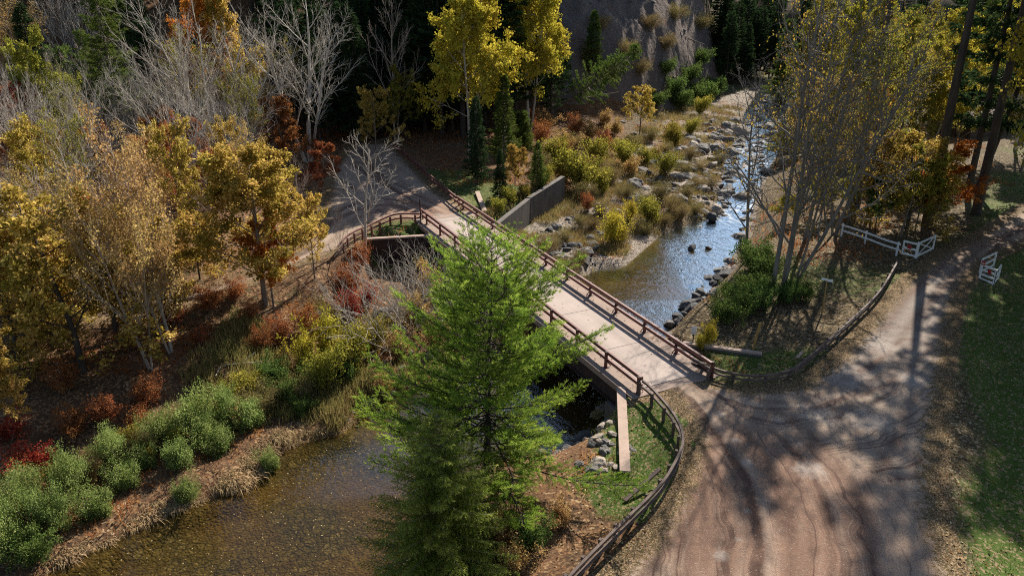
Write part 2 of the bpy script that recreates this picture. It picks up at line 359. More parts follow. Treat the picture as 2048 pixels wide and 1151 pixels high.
def roadmat():
    k = NT('gravel_road'); co = k.coord()
    tr = k.attr('track').outputs['Fac']; pl = k.attr('pale').outputs['Fac']; rd = k.attr('red').outputs['Fac']; ed = k.attr('edge').outputs['Fac']
    n1 = k.noise(.5, 5, co, .6); n2 = k.noise(3.5, 5, co, .65); n3 = k.noise(28, 3, co); n4 = k.noise(1.1, 6, co, .7)
    tan = k.mix(n1, (.42,.315,.225), (.29,.22,.165)); red = k.mix(n1, (.34,.205,.135), (.235,.135,.09))
    c = k.mix(k.rng(k.math('ADD', rd, k.math('MULTIPLY', k.math('SUBTRACT', n4, .5), .7)), .3, .7), tan, red)
    c = k.mix(k.rng(n4, .48, .7, 0, .5), c, (.22,.165,.13))
    def n1d(w, sc, det=3):
        x = k.n('ShaderNodeTexNoise', noise_dimensions='1D', i_Scale=sc, i_Detail=det, i_Roughness=.65); k.set(x, 'W', w); return x.outputs['Fac']
    wob = k.math('MULTIPLY', k.math('SUBTRACT', k.noise(.35, 2, co), .5), 1.3)
    la = n1d(k.math('ADD', k.attr('lane_a').outputs['Fac'], wob), 1.15, 5); lb = n1d(k.math('ADD', k.attr('lane_b').outputs['Fac'], wob), 1.15, 5)
    lm = k.n('ShaderNodeMix', data_type='FLOAT'); k.set(lm, '0', k.attr('lane_w').outputs['Fac']); k.set(lm, '2', la); k.set(lm, '3', lb); lane = lm.outputs[0]
    brk = k.rng(k.noise(.45, 4, co, .6), .32, .5, .25, 1.)
    c = k.mix(k.math('MULTIPLY', k.rng(lane, .535, .59, .0, .95), brk), c, (.105,.058,.042)); c = k.mix(k.math('MULTIPLY', k.rng(lane, .45, .38, .0, .7), brk), c, (.48,.36,.27))
    c = k.mix(k.math('MULTIPLY', k.attr('grey').outputs['Fac'], .75), c, k.mix(lane, (.19,.17,.155), (.34,.31,.28)))
    sk = k.attr('streak').outputs['Fac']; c = k.mix(k.rng(sk, .48, .68, .0, .75), c, (.15,.085,.06)); c = k.mix(k.rng(sk, .5, .32, .0, .5), c, (.40,.30,.225))
    c = k.mix(k.math('MULTIPLY', tr, k.rng(n2, .25, .7, 1., .55)), c, (.075,.038,.026))
    c = k.mix(k.rng(k.math('ADD', pl, k.math('MULTIPLY', k.math('SUBTRACT', n4, .5), 1.9)), .55, 1.0, 0, .6), c, (.43,.37,.32))
    w = k.n('ShaderNodeSeparateColor'); k.set(w, 'Color', k.vor(20., co))
    c = k.mix(k.math('MULTIPLY', k.math('GREATER_THAN', w.outputs[0], .94), k.rng(w.outputs[1], 0, 1, .0, .5)), c, (.42,.35,.27))
    c = k.mix(k.rng(n3, .3, .7, 0, .35), c, (.14,.105,.085))
    lit = k.ramp(w.outputs[2], [(0,(.06,.04,.025)),(.4,(.09,.07,.03)),(.7,(.2,.12,.06)),(1,(.36,.26,.16))])
    c = k.mix(k.rng(k.math('ADD', ed, k.math('MULTIPLY', k.math('SUBTRACT', n2, .5), 1.2)), .35, .6), c, lit)
    k.bsdf(c, .95, k.bump(k.math('ADD', k.math('MULTIPLY', lane, -2.), k.math('ADD', n3, k.math('MULTIPLY', n2, 1.2))), .7, .045), .12); return k.m
M['road'] = roadmat()
def watermat():
    k = NT('stream_water'); co = k.coord()
    rip = k.attr('rip').outputs['Fac']
    v = k.map(co, (1,1.0,1), (0,0,R(-20)))
    a = k.noise(2.1, 4, k.map(v, (1.,.45,1)), .6, .6); b = k.noise(.7, 2, v); c = k.noise(7, 3, v)
    h = k.math('ADD', k.math('MULTIPLY', a, 1.), k.math('MULTIPLY', c, .22))
    n = k.n('ShaderNodeBump', i_Height=h, i_Distance=.35, i_Strength=k.rng(rip, 0, 1, .035, .22)).outputs[0]
    lw = k.n('ShaderNodeLayerWeight', i_Blend=.5); k.set(lw, 'Normal', n)
    fres = k.math('ADD', .02, k.math('MULTIPLY', .98, k.math('POWER', lw.outputs['Facing'], 5.)))
    t = k.n('ShaderNodeBsdfTransparent', i_Color=(.92,.86,.62)); g = k.n('ShaderNodeBsdfGlossy', i_Color=(.62,.82,1.), i_Roughness=.07); k.set(g, 'Normal', n)
    foam = k.n('ShaderNodeBsdfDiffuse', i_Color=(.7,.72,.74))
    m = k.n('ShaderNodeMixShader'); k.set(m, '0', k.math('MINIMUM', k.math('MULTIPLY', fres, k.rng(rip, 0, 1, 1.1, 4.)), 1.))
    k.t.links.new(t.outputs[0], m.inputs[1]); k.t.links.new(g.outputs[0], m.inputs[2])
    m2 = k.n('ShaderNodeMixShader'); fo = k.attr('foam').outputs['Fac']
    k.set(m2, '0', k.math('MULTIPLY', fo, k.rng(a, .48, .62)))
    k.t.links.new(m.outputs[0], m2.inputs[1]); k.t.links.new(foam.outputs[0], m2.inputs[2])
    k.t.links.new(m2.outputs[0], k.out.inputs[0]); return k.m
M['water'] = watermat()
LM = {
 'gold': leafmat('gold_leaves', [(0,(.13,.12,.02)),(.35,(.34,.245,.04)),(.7,(.60,.43,.12)),(1,(.70,.42,.14))], .55, hue=.02),
 'orange': leafmat('orange_leaves', [(0,(.30,.10,.02)),(.5,(.50,.19,.03)),(1,(.58,.27,.05))], hue=.02),
 'yellow': leafmat('yellow_leaves', [(0,(.20,.19,.025)),(.5,(.42,.35,.04)),(1,(.60,.48,.07))], hue=.02),
 'olive_gold': leafmat('olive_gold_leaves', [(0,(.14,.12,.02)),(.5,(.30,.22,.03)),(1,(.52,.33,.05))], hue=.03),
 'olive': leafmat('olive_leaves', [(0,(.11,.125,.022)),(.5,(.27,.25,.04)),(1,(.52,.42,.08))], hue=.03),
 'green': leafmat('green_leaves', [(0,(.045,.085,.02)),(.5,(.09,.15,.035)),(1,(.20,.25,.07))]),
 'willow': leafmat('willow_leaves', [(0,(.08,.13,.03)),(.5,(.22,.29,.075)),(1,(.48,.52,.20))], hue=.02),
 'tan': leafmat('tan_leaves', [(0,(.20,.13,.045)),(.5,(.44,.28,.10)),(1,(.64,.45,.20))], hue=.02),
 'rust': leafmat('rust_leaves', [(0,(.18,.06,.025)),(.5,(.33,.12,.045)),(1,(.45,.22,.08))], hue=.02),
 'red': leafmat('red_leaves', [(0,(.14,.02,.015)),(.5,(.30,.05,.03)),(1,(.42,.13,.05))], hue=.02),
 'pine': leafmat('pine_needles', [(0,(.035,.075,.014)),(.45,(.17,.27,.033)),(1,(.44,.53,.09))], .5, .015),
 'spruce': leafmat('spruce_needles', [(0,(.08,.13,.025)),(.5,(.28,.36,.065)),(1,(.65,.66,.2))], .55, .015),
 'dark': leafmat('dark_needles', [(0,(.018,.035,.014)),(.5,(.035,.062,.024)),(1,(.075,.11,.04))], .3, .02),
 'cedar': leafmat('cedar_needles', [(0,(.05,.085,.018)),(.5,(.10,.15,.03)),(1,(.22,.25,.06))], .35, .02),
 'straw': leafmat('straw_blades', [(0,(.20,.14,.07)),(.5,(.40,.28,.15)),(1,(.62,.47,.28))], .3, .01),
 'grass': leafmat('grass_blades', [(0,(.03,.055,.009)),(.5,(.08,.115,.02)),(1,(.19,.19,.045))], .35, .02),
 'weed': leafmat('weed_blades', [(0,(.12,.12,.035)),(.5,(.24,.19,.07)),(1,(.38,.27,.12))], .35, .03),
 'fallen': leafmat('fallen_leaf', [(0,(.13,.06,.025)),(.4,(.28,.15,.06)),(.75,(.42,.29,.14)),(1,(.60,.48,.28))], .15, .02),
}

# ------------------------------------------------------------------ vegetation helpers
def unit(a): return a/(np.linalg.norm(a, axis=-1, keepdims=True)+1e-9)
def blades(C, D, L, W, rv=None, tip=.25, sag=0.):
    "one narrow quad per row, from C along D"
    N = len(C); D = unit(D); rr = nr.normal(size=(N,3)); s = unit(np.cross(D, rr))*np.reshape(W, (-1,1))*.5
    E = C+D*np.reshape(L, (-1,1)); E[:,2] -= sag*np.ravel(L)
    V = np.stack([C-s*.7, C+s*.7, E+s*tip, E-s*tip], 1).reshape(-1,3)
    r = nr.rand(N) if rv is None else rv
    return V, np.repeat(r, 4)
def leaves(C, size, rv=None, flat=.0):
    N = len(C); n = nr.normal(size=(N,3)); n[:,2] = np.abs(n[:,2])+flat; n = unit(n)
    a = unit(np.cross(n, nr.normal(size=(N,3)))); b = np.cross(n, a); s = np.reshape(size*(.65+.7*nr.rand(N)), (-1,1))
    V = np.stack([C-a*s*.5, C+b*s*.36+a*s*.05, C+a*s*.5, C-b*s*.36+a*s*.05], 1).reshape(-1,3)
    r = nr.rand(N) if rv is None else rv
    return V, np.repeat(r, 4)
def quadmesh(name, parts, mat):
    V = np.concatenate([p[0] for p in parts]); r = np.concatenate([p[1] for p in parts])
    return mesh_np(name, V, np.arange(len(V)).reshape(-1,4), mat, {'rnd': ('FLOAT', np.clip(r, 0, 1))})
def tubes(name, chains, mat):
    "chains: list of (points, radii, sides)"
    gr = {}
    for P, r, m in chains: gr.setdefault((len(P), m), []).append((P, r))
    VV = []; QQ = []; base = 0
    for (k, m), L in gr.items():
        P = np.array([a for a, b in L], float); r = np.array([b for a, b in L], float)
        t = unit(np.gradient(P, axis=1)); ref = np.where(np.abs(t[..., 2:3]) > .9, np.array([1., 0, 0]), np.array([0, 0, 1.]))
        u = unit(np.cross(t, ref)); w = np.cross(t, u); an = np.arange(m)*2*math.pi/m
        V = P[:, :, None]+r[:, :, None, None]*(u[:, :, None]*np.cos(an)[:, None]+w[:, :, None]*np.sin(an)[:, None])
        N = len(L); idx = np.arange(N*k*m).reshape(N, k, m)+base
        a = idx[:, :-1]; b = idx[:, 1:]
        Q = np.stack([a, np.roll(a, -1, 2), np.roll(b, -1, 2), b], -1).reshape(-1, 4)
        VV.append(V.reshape(-1, 3)); QQ.append(Q); base += N*k*m
    return mesh_np(name, np.concatenate(VV), np.concatenate(QQ), mat, smooth=True)
def rot_about(d, ang, az):
    ref = (1., 0, 0) if abs(d[2]) > .8 else (0, 0, 1.)
    u = (d[1]*ref[2]-d[2]*ref[1], d[2]*ref[0]-d[0]*ref[2], d[0]*ref[1]-d[1]*ref[0]); l = math.sqrt(sum(q*q for q in u)); u = [q/l for q in u]
    w = (d[1]*u[2]-d[2]*u[1], d[2]*u[0]-d[0]*u[2], d[0]*u[1]-d[1]*u[0])
    ca, sa = math.cos(ang), math.sin(ang); c, s = math.cos(az), math.sin(az)
    return tuple(d[i]*ca+(u[i]*c+w[i]*s)*sa for i in range(3))
def grow(g, p, d, L, r, lv, SP, out):
    s = SP[lv]; n = s['n']; pts = [p]; rad = [r]; dirs = [d]; st = L/n; end = s.get('end', .3)
    for i in range(n):
        w = s['wig']; d = (d[0]+g.gauss(0, w), d[1]+g.gauss(0, w), d[2]+g.gauss(0, w)+s['up'])
        l = math.sqrt(d[0]**2+d[1]**2+d[2]**2); d = (d[0]/l, d[1]/l, d[2]/l)
        p = (p[0]+d[0]*st, p[1]+d[1]*st, p[2]+d[2]*st); pts.append(p); dirs.append(d); rad.append(r*(1-(1-end)*(i+1)/n))
    out.append((lv, pts, rad))
    if lv+1 < len(SP):
        kids = s['kids']; az = g.random()*6.28; t0 = s['start']
        for c in range(kids):
            t = t0+(1-t0)*(c+g.random()*.9)/kids; f = t*n; i = min(n-1, int(f)); q = f-i
            pp = tuple(pts[i][j]*(1-q)+pts[i+1][j]*q for j in range(3)); az += 2.4+g.gauss(0, .4)
            dd = rot_about(dirs[i+1], R(g.uniform(*s['ang'])), az)
            ll = L*s['ratio']*(1-s.get('tap', .5)*(t-t0)/(1-t0+1e-6))*g.uniform(.75, 1.2)
            rr = min(rad[i]*.75, max(s.get('rmin', .015), r*s.get('rr', .45)*(1-.5*t)))
            grow(g, pp, dd, ll, rr, lv+1, SP, out)
def lvl(n, wig, up, kids=0, start=.3, ang=(25,45), ratio=.5, **k): return dict(n=n, wig=wig, up=up, kids=kids, start=start, ang=ang, ratio=ratio, **k)
PROTO = {}; DIM = {}
def proto(key, trunk, crown, h, tn='trunk', cn='crown'): PROTO[key] = (trunk, crown, h, tn, cn)
def make_tree(key, seed, H, SP, r, bark, nleaf=0, lsize=.16, lmat=None, stems=1, spread=12, split=1, jit=.3, shape=None, sides=(8,5,4,3,3), lvleaf=None):
    g = random.Random(seed); out = []
    for i in range(stems):
        a = i*6.28/stems+g.random(); t = R(spread*g.uniform(.6, 1.3)) if stems > 1 else R(g.uniform(0, 4))
        d = (math.sin(t)*math.cos(a), math.sin(t)*math.sin(a), math.cos(t))
        o = .25*r*stems if stems > 1 else 0
        grow(g, (math.cos(a)*o, math.sin(a)*o, -.4), d, H*g.uniform(.82, 1.), r*(1 if i == 0 else g.uniform(.6, .9)), 0, SP, out)
    low = [(P, q, sides[l]) for l, P, q in out if l < split]; hi = [(P, q, sides[l]) for l, P, q in out if l >= split]
    trunk = tubes(key+'_trunk', low, bark)
    if nleaf:
        tips = [np.array(P) for l, P, q in out if l >= (lvleaf if lvleaf is not None else len(SP)-1)]
        seg = nr.randint(0, len(tips), nleaf); C = np.empty((nleaf, 3)); cl = nr.rand(len(tips))
        for i, s_ in enumerate(seg):
            P = tips[s_]; f = (.15+.85*nr.rand())*(len(P)-1); k = min(len(P)-2, int(f)); C[i] = P[k]*(1-f+k)+P[k+1]*(f-k)
        C += nr.normal(size=C.shape)*jit
        if shape is not None: C = C[shape(C)]
        if len(C) != nleaf: seg = seg[:len(C)]
        rv = np.clip(.5*nr.rand(len(C))+.5*cl[seg[:len(C)]], 0, 1)
        V, rr = leaves(C, lsize, rv)
        lm = quadmesh(key+'_crown', [(V, rr)], lmat)
        # twigs join the crown mesh as a second material
        if hi:
            tw = tubes(key+'_tw', hi, bark)
            a = np.empty(len(tw.vertices)*3, np.float32); tw.vertices.foreach_get('co', a); a = a.reshape(-1, 3)
            q = np.empty(len(tw.loops), np.int32); tw.loops.foreach_get('vertex_index', q); q = q.reshape(-1, 4)
            nv = len(V); VV = np.concatenate([V, a]); QQ = np.concatenate([np.arange(nv).reshape(-1, 4), q+nv])
            nm = mesh_np(key+'_crown', VV, QQ, lmat, {'rnd': ('FLOAT', np.concatenate([np.clip(rr, 0, 1), np.zeros(len(a))]))})
            nm.materials.append(bark); mi = np.zeros(len(QQ), np.int32); mi[nv//4:] = 1; nm.polygons.foreach_set('material_index', mi)
            bpy.data.meshes.remove(lm); bpy.data.meshes.remove(tw); lm = nm
        proto(key, trunk, lm, H)
    else:
        proto(key, trunk, tubes(key+'_twigs', hi, bark), H, cn='branches')
def conifer(key, seed, H, RC, mat, bark, z0=.12, dz=.5, nb=6, up=-.1, dens=26, bl=.32, bw=.09, pw=.85, irr=.25):
    g = random.Random(seed); ch = [([(0,0,-.4),(0,0,H*.3),(0,0,H*.65),(0,0,H)], [H*.016, H*.012, H*.007, .01], 7)]
    C = []; D = []; z = H*z0; 
    while z < H*.985:
        t = (z/H-z0)/(1-z0); L0 = RC*(1-t)**pw*(.35+.65*min(1, t*6+.4))
        a0 = g.random()*6.28
        for b in range(nb):
            a = a0+b*6.28/nb+g.gauss(0, .25); L = L0*g.uniform(1-irr*2, 1+irr*.5)+.15; dv = up+(.5 if t > .8 else 0)*t
            pts = []; n = 4
            for i in range(n+1):
                q = i/n; pts.append((math.cos(a)*L*q, math.sin(a)*L*q, z+L*(dv*q+.12*q*q)))
            ch.append((pts, [.035*(1-.7*i/n) for i in range(n+1)], 3))
            m = max(4, int(dens*L/RC*2.))
            for i in range(m):
                q = g.uniform(.15, 1.03)**.8; c = np.array((math.cos(a)*L*q, math.sin(a)*L*q, z+L*(dv*q+.12*q*q)))
                side = g.uniform(-1, 1)*(.38*(1.15-q)*L+.05); c += np.array((-math.sin(a)*side, math.cos(a)*side, g.gauss(0, .07)-abs(side)*.12))
                C.append(c); sg = side/(abs(side)+.05); D.append((math.cos(a)-math.sin(a)*sg*.8+g.gauss(0, .2), math.sin(a)+math.cos(a)*sg*.8+g.gauss(0, .2), g.gauss(0, .22)-.1))
        z += dz*(1.15-.6*t)*g.uniform(.8, 1.2)
    C = np.array(C); D = np.array(D); N = len(C)
    parts = [blades(C, D, bl*(.6+.8*nr.rand(N)), bw, .6*nr.rand(N)+.4*vn(C[:,0]*3, C[:,2]*3, 2.)), blades(C, D+nr.normal(size=D.shape)*.5, bl*.7*(.6+.8*nr.rand(N)), bw, .6*nr.rand(N)+.4*vn(C[:,0]*3, C[:,2]*3, 2.))]
    proto(key, tubes(key+'_trunk', ch[:1], bark), None, H)
    lm = quadmesh(key+'_crown', parts, mat)
    PROTO[key] = (tubes(key+'_trunk', ch, bark), lm, H, 'trunk', 'crown')
def shrub(key, seed, H, W, mat, bark, n=2600, ls=.12, stems=14, up=.05, blade=False, jit=.13):
    g = random.Random(seed); out = []
    SP = [lvl(4, .10, up, 7, .25, (20,50), .5, rmin=.008), lvl(3, .14, .08, 4, .3, (20,50), .5, rmin=.006), lvl(2, .15, .05)]
    for i in range(stems):
        a = i*2.4; t = math.atan(g.uniform(.1, 1.)*W/H); grow(g, (math.cos(a)*.1*W*g.random(), math.sin(a)*.1*W*g.random(), -.15), (math.sin(t)*math.cos(a), math.sin(t)*math.sin(a), math.cos(t)), H*g.choice((.45,.6,.75,.9,1.,1.15))/max(.6, math.cos(t*.6)), .022, 0, SP, out)
    tips = [np.array(P) for l, P, q in out if l >= 1]
    C = np.empty((n, 3)); cl = nr.rand(len(tips)); sg = nr.randint(0, len(tips), n)
    for i, s_ in enumerate(sg):
        P = tips[s_]; f = nr.rand()*(len(P)-1); k = min(len(P)-2, int(f)); C[i] = P[k]*(1-f+k)+P[k+1]*(f-k)
    C += nr.normal(size=C.shape)*jit; C[:, 2] = np.maximum(C[:, 2], .05)
    rv = .55*nr.rand(n)+.45*cl[sg]
    pt = [blades(C, nr.normal(size=C.shape)+np.array((0,0,.8)), ls*1.5*(.6+.8*nr.rand(n)), ls*.4, rv)] if blade else [leaves(C, ls, rv)]
    PROTO[key] = (tubes(key+'_stem', [(P, q, 3) for l, P, q in out if l < 2], bark), quadmesh(key+'_foliage', pt, mat), H, 'stem', 'foliage')

# ------------------------------------------------------------------ prototypes
BARE = lambda k1=9, a=(18,38): [lvl(7, .06, .02, k1, .22, a, .55, tap=.45, rr=.5), lvl(6, .07, .06, 8, .15, (20,42), .48, rmin=.025), lvl(5, .10, .05, 6, .15, (22,48), .5, rmin=.018), lvl(3, .13, .03, rmin=.012)]
make_tree('bare_a', 1, 18, BARE(11, (22,50)), .30, M['bark_pale'], stems=3, spread=12)
make_tree('bare_b', 2, 17, BARE(10, (22,42)), .2, M['bark_pale'], stems=4, spread=20)
make_tree('bare_c', 3, 14, BARE(12, (30,55)), .17, M['bark_tan'], stems=1)
make_tree('bare_small', 4, 7, [lvl(6, .05, .03, 11, .3, (35,60), .5, rmin=.03), lvl(5, .09, .05, 6, .2, (25,50), .5, rmin=.018), lvl(4, .12, .04, 4, .2, (25,50), .55, rmin=.012), lvl(3, .14, .02)], .09, M['bark_pale'], split=1)
make_tree('bare_brush', 5, 4, [lvl(5, .08, .04, 6, .2, (20,45), .5, rmin=.018), lvl(4, .12, .04, 4, .2, (20,45), .55, rmin=.012), lvl(3, .12, .0)], .035, M['bark_pale'], stems=12, spread=42, split=1)
LEAFY = lambda k1=16, a=(40,70), r1=.42, st=.3: [lvl(8, .03, .02, k1, st, a, r1, tap=.55, rr=.35), lvl(5, .09, .05, 7, .2, (28,55), .5, rmin=.02), lvl(4, .12, .02, 4, .15, (25,55), .5, rmin=.012), lvl(3, .14, -.02)]
make_tree('gold_maple', 11, 12, LEAFY(22, (42,68), .40, .22), .16, M['bark_mid'], 32000, .17, LM['gold'], jit=.16)
make_tree('gold_loose', 12, 13, LEAFY(17, (40,70), .42, .3), .15, M['bark_mid'], 15000, .18, LM['gold'], jit=.12)
make_tree('gold_low', 22, 11, LEAFY(22, (50,82), .46, .10), .15, M['bark_dark'], 15000, .17, LM['gold'], jit=.13)
make_tree('orange_tree', 13, 11, LEAFY(17, (40,70), .40, .25), .14, M['bark_mid'], 17000, .18, LM['orange'], jit=.13)
make_tree('yellow_tree', 14, 15, LEAFY(20, (32,58), .34, .3), .18, M['bark_pale'], 34000, .21, LM['yellow'], jit=.17, stems=2, spread=7)
SPREAD = [lvl(8, .06, .02, 13, .2, (32,66), .48, tap=.4, rr=.5), lvl(6, .14, .03, 8, .2, (28,62), .5, rmin=.035), lvl(5, .19, .02, 6, .2, (28,62), .5, rmin=.022), lvl(4, .22, .0, rmin=.015)]
make_tree('spread_bare', 7, 20, SPREAD, .24, M['bark_grey'], stems=1, spread=6)
make_tree('spread_leafy', 8, 20, SPREAD, .24, M['bark_grey'], 2200, .18, LM['olive_gold'], stems=2, spread=7, jit=.25)
make_tree('olive_tree', 15, 13, LEAFY(17, (35,62), .40, .25), .15, M['bark_mid'], 17000, .19, LM['olive'], jit=.15)
make_tree('olive_sparse', 16, 17, BARE(11, (22,46)), .24, M['bark_mid'], 5500, .18, LM['olive'], jit=.15)
make_tree('tan_sparse', 17, 13, BARE(11, (28,52)), .16, M['bark_tan'], 7000, .18, LM['tan'], jit=.2, stems=2, spread=10)
make_tree('rust_tree', 18, 9, LEAFY(15, (40,70), .42, .2), .11, M['bark_mid'], 10000, .18, LM['rust'], jit=.14)
make_tree('red_tree', 19, 8, LEAFY(14, (40,65), .40, .2), .1, M['bark_mid'], 8000, .18, LM['red'], jit=.14)
make_tree('green_tree', 20, 12, LEAFY(17, (38,65), .40, .2), .14, M['bark_mid'], 20000, .2, LM['green'], jit=.16)
conifer('dark_fir', 31, 15, 3.2, LM['dark'], M['bark_dark'], dz=.55, nb=7, dens=30, bl=.5, bw=.16)
conifer('dark_pine', 32, 17, 3.8, LM['dark'], M['bark_dark'], .2, .8, 6, .05, 34, .5, .18, .6, .35)
conifer('green_fir', 33, 11, 2.6, LM['cedar'], M['bark_mid'], .08, .42, 7, .0, 30, .38, .12, .8)
conifer('tall_pine', 36, 38, 5.6, LM['dark'], M['bark_dark'], .60, 1.3, 6, .1, 60, .6, .22, .5, .42)
conifer('light_pine', 34, 17, 4.2, LM['cedar'], M['bark_mid'], .25, .8, 6, .12, 40, .5, .14, .55, .4)
conifer('round_cedar', 35, 5.5, 2.1, LM['cedar'], M['bark_mid'], .02, .26, 9, .35, 34, .3, .09, .45, .15)
shrub('willow_shrub', 41, 2.3, 1.6, LM['willow'], M['bark_mid'], 9500, .08, 20)
shrub('willow_low', 42, 1.6, 1.9, LM['willow'], M['bark_mid'], 8500, .08, 20)
shrub('green_shrub', 43, 2., 1.5, LM['green'], M['bark_mid'], 4500, .13, 18)
shrub('olive_shrub', 44, 2., 1.6, LM['olive'], M['bark_mid'], 4200, .12, 18)
shrub('yellow_shrub', 45, 2.6, 1.9, LM['yellow'], M['bark_mid'], 4000, .14, 16)
shrub('red_shrub', 46, 1.8, 1.4, LM['red'], M['bark_tan'], 3000, .11, 16)
shrub('rust_shrub', 47, 2.2, 1.8, LM['rust'], M['bark_tan'], 3600, .12, 18)
shrub('tan_shrub', 48, 2.4, 1.9, LM['tan'], M['bark_tan'], 3200, .13, 16)
shrub('weed_shrub', 49, 1.6, 1.4, LM['weed'], M['bark_tan'], 3800, .09, 22, blade=True)

def measure(m):
    a = np.empty(len(m.vertices)*3, np.float32); m.vertices.foreach_get('co', a); a = a.reshape(-1, 3); return float(np.percentile(a[:,2], 99.7)), float(np.percentile(np.hypot(a[:,0], a[:,1]), 97))
def put(key, name, loc, h, label, cat='tree', group=None, rz=None, wide=1., tilt=None):
    tr, cr, H, tn, cn = PROTO[key]
    if key not in DIM: DIM[key] = measure(cr); print(key, H, DIM[key])
    s = h/DIM[key][0]
    o = empty(name, loc, label, cat, group, rnd.random()*6.28 if rz is None else rz, (s*wide, s*wide, s))
    if tilt: o.rotation_mode = 'XYZ'; o.rotation_euler = tilt
    link(tn, tr, o); link(cn, cr, o); return o
def tree_px(key, name, u, v, vtop, label, cat='tree', group=None, wide=1., rz=None, h=None, tilt=None, sink=0.):
    x, y, z = hit(u, v); z = min(z, tz(x, y)+.3)
    hh = h if h else max(.8, zproj(x, y, vtop)-z)
    return put(key, name, (x, y, z-sink), hh, label, cat, group, rz, wide, tilt)
# ------------------------------------------------------------------ hero conifers
def hero_pine(key, H, RC, seed):
    g = random.Random(seed); C = []; D = []; rv = []
    ch = [([(0,0,-.5),(.05,.02,H*.25),(-.05,.05,H*.5),(.05,0,H*.75),(0,0,H)], [.2,.16,.11,.06,.015], 9)]
    z = H*.10; wi = 0
    while z < H*.99:
        t = (z/H-.10)/.9; nb = 6 if t < .8 else 4
        L0 = RC*(1-t)**.66*(.80+.2*math.sin(wi*2.1)); L0 = max(L0, .45); a0 = wi*1.1+g.random(); wi += 1
        for b in range(nb):
            a = a0+b*6.283/nb+g.gauss(0, .2); bv = g.uniform(.45, 1.15); L = L0*g.choice((.38, .62, .82, 1., 1.15)); ca, sa = math.cos(a), math.sin(a)
            dv = .02+.75*t; cu = .10+.22*t
            def bp(q): return np.array((ca*L*q-sa*L*.08*math.sin(q*3), sa*L*q+ca*L*.08*math.sin(q*3), z+L*(dv*q*.9+cu*q*q)-.1*L*math.sin(q*3.1)*(1-t)))
            ch.append(([tuple(bp(i/5)) for i in range(6)], [.05*(1-t)+.018-(.04*(1-t)+.01)*i/5 for i in range(6)], 4))
            ns = max(3, int(L*5.3))
            for i in range(ns):
                q = .22+.78*(i+g.random())/ns
                for sd in (-1, 1):
                    if g.random() < .1: continue
                    l2 = min(1.25, (.28+.34*L*(1.05-q)))*g.uniform(.6, 1.15)
                    o = bp(q)+np.array((0,0,g.gauss(0,.12))); an = g.uniform(.5, 1.05)*sd; c2, s2 = math.cos(a+an), math.sin(a+an); rise = g.uniform(-.05, .5)+.3*t
                    tip = o+np.array((c2, s2, rise))*l2
                    if l2 > .5: ch.append(([tuple(o), tuple((o+tip)/2+np.array((0,0,-.02))), tuple(tip)], [.014, .01, .006], 3))
                    nt = max(2, int(l2/.125)); cv = g.random()
                    for k in range(nt):
                        f = (k+1)/nt
                        if f < .22: continue
                        pp = o+(tip-o)*f+np.array((g.gauss(0,.03), g.gauss(0,.03), g.gauss(0,.03))); dd = np.array((c2, s2, rise+.25))
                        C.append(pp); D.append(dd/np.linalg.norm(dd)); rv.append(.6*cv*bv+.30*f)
            C.append(bp(1.)); D.append(np.array((ca, sa, .5+t))); rv.append(.7)
        z += H*.033*(1.05-.35*t)*g.uniform(.85, 1.15)
    C = np.array(C); D = unit(np.array(D)); rv = np.array(rv); NB = 10
    C = np.repeat(C, NB, 0); D = np.repeat(D, NB, 0); rv = np.repeat(rv, NB)+.3*nr.rand(len(C))
    D = unit(D+nr.normal(size=D.shape)*.42+np.array((0,0,.1))); N = len(C)
    print('pine blades', N)
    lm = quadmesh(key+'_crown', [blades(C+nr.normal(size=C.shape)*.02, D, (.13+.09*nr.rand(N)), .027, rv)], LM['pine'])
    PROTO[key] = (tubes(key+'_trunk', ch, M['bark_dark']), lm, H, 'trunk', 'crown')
def hero_spruce(key, H, RC, seed):
    g = random.Random(seed); C = []; D = []; rv = []
    ch = [([(0,0,-.4),(0,0,H*.4),(0,0,H*.8),(0,0,H)], [.13,.09,.04,.012], 8)]; z = .2; wi = 0
    while z < H*.985:
        t = z/H; L0 = max(.2, RC*(1-t)**.75); nb = 7 if t < .7 else 5; wi += 1
        for b in range(nb):
            a = wi*.9+b*6.283/nb+g.gauss(0, .15); L = L0*g.uniform(.75, 1.12); ca, sa = math.cos(a), math.sin(a); dv = -.12+.55*t
            def bp(q): return np.array((ca*L*q, sa*L*q, z+L*(dv*q+.16*q*q)))
            ch.append(([tuple(bp(i/3)) for i in range(4)], [.022*(1-.8*i/3) for i in range(4)], 3))
            ns = max(3, int(L*8))
            for i in range(ns+1):
                q = .12+.88*i/ns
                for sd in (-1, 1, 0) if i == ns else (-1, 1):
                    l2 = (.15+.30*L*(1.05-q))*g.uniform(.6, 1.1) if sd else .18
                    o = bp(q); an = sd*g.uniform(.7, 1.0); dr = g.uniform(-.55, -.05) if t < .85 else .3
                    d2 = np.array((math.cos(a+an), math.sin(a+an), dr)); d2 /= np.linalg.norm(d2); nt = max(2, int(l2/.045)); cv = g.random()
                    for k in range(nt):
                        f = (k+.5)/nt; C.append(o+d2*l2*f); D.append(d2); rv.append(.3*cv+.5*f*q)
        z += H*.030*(1.1-.5*t)
    C = np.array(C); D = np.array(D); rv = np.array(rv); NB = 3
    C = np.repeat(C, NB, 0); D = np.repeat(D, NB, 0); rv = np.repeat(rv, NB)+.25*nr.rand(len(C))
    D = unit(D*.8+nr.normal(size=D.shape)*.45); N = len(C); print('spruce blades', N)
    PROTO[key] = (tubes(key+'_trunk', ch, M['bark_mid']), quadmesh(key+'_crown', [blades(C, D, .075+.04*nr.rand(N), .024, rv)], LM['spruce']), H, 'trunk', 'crown')

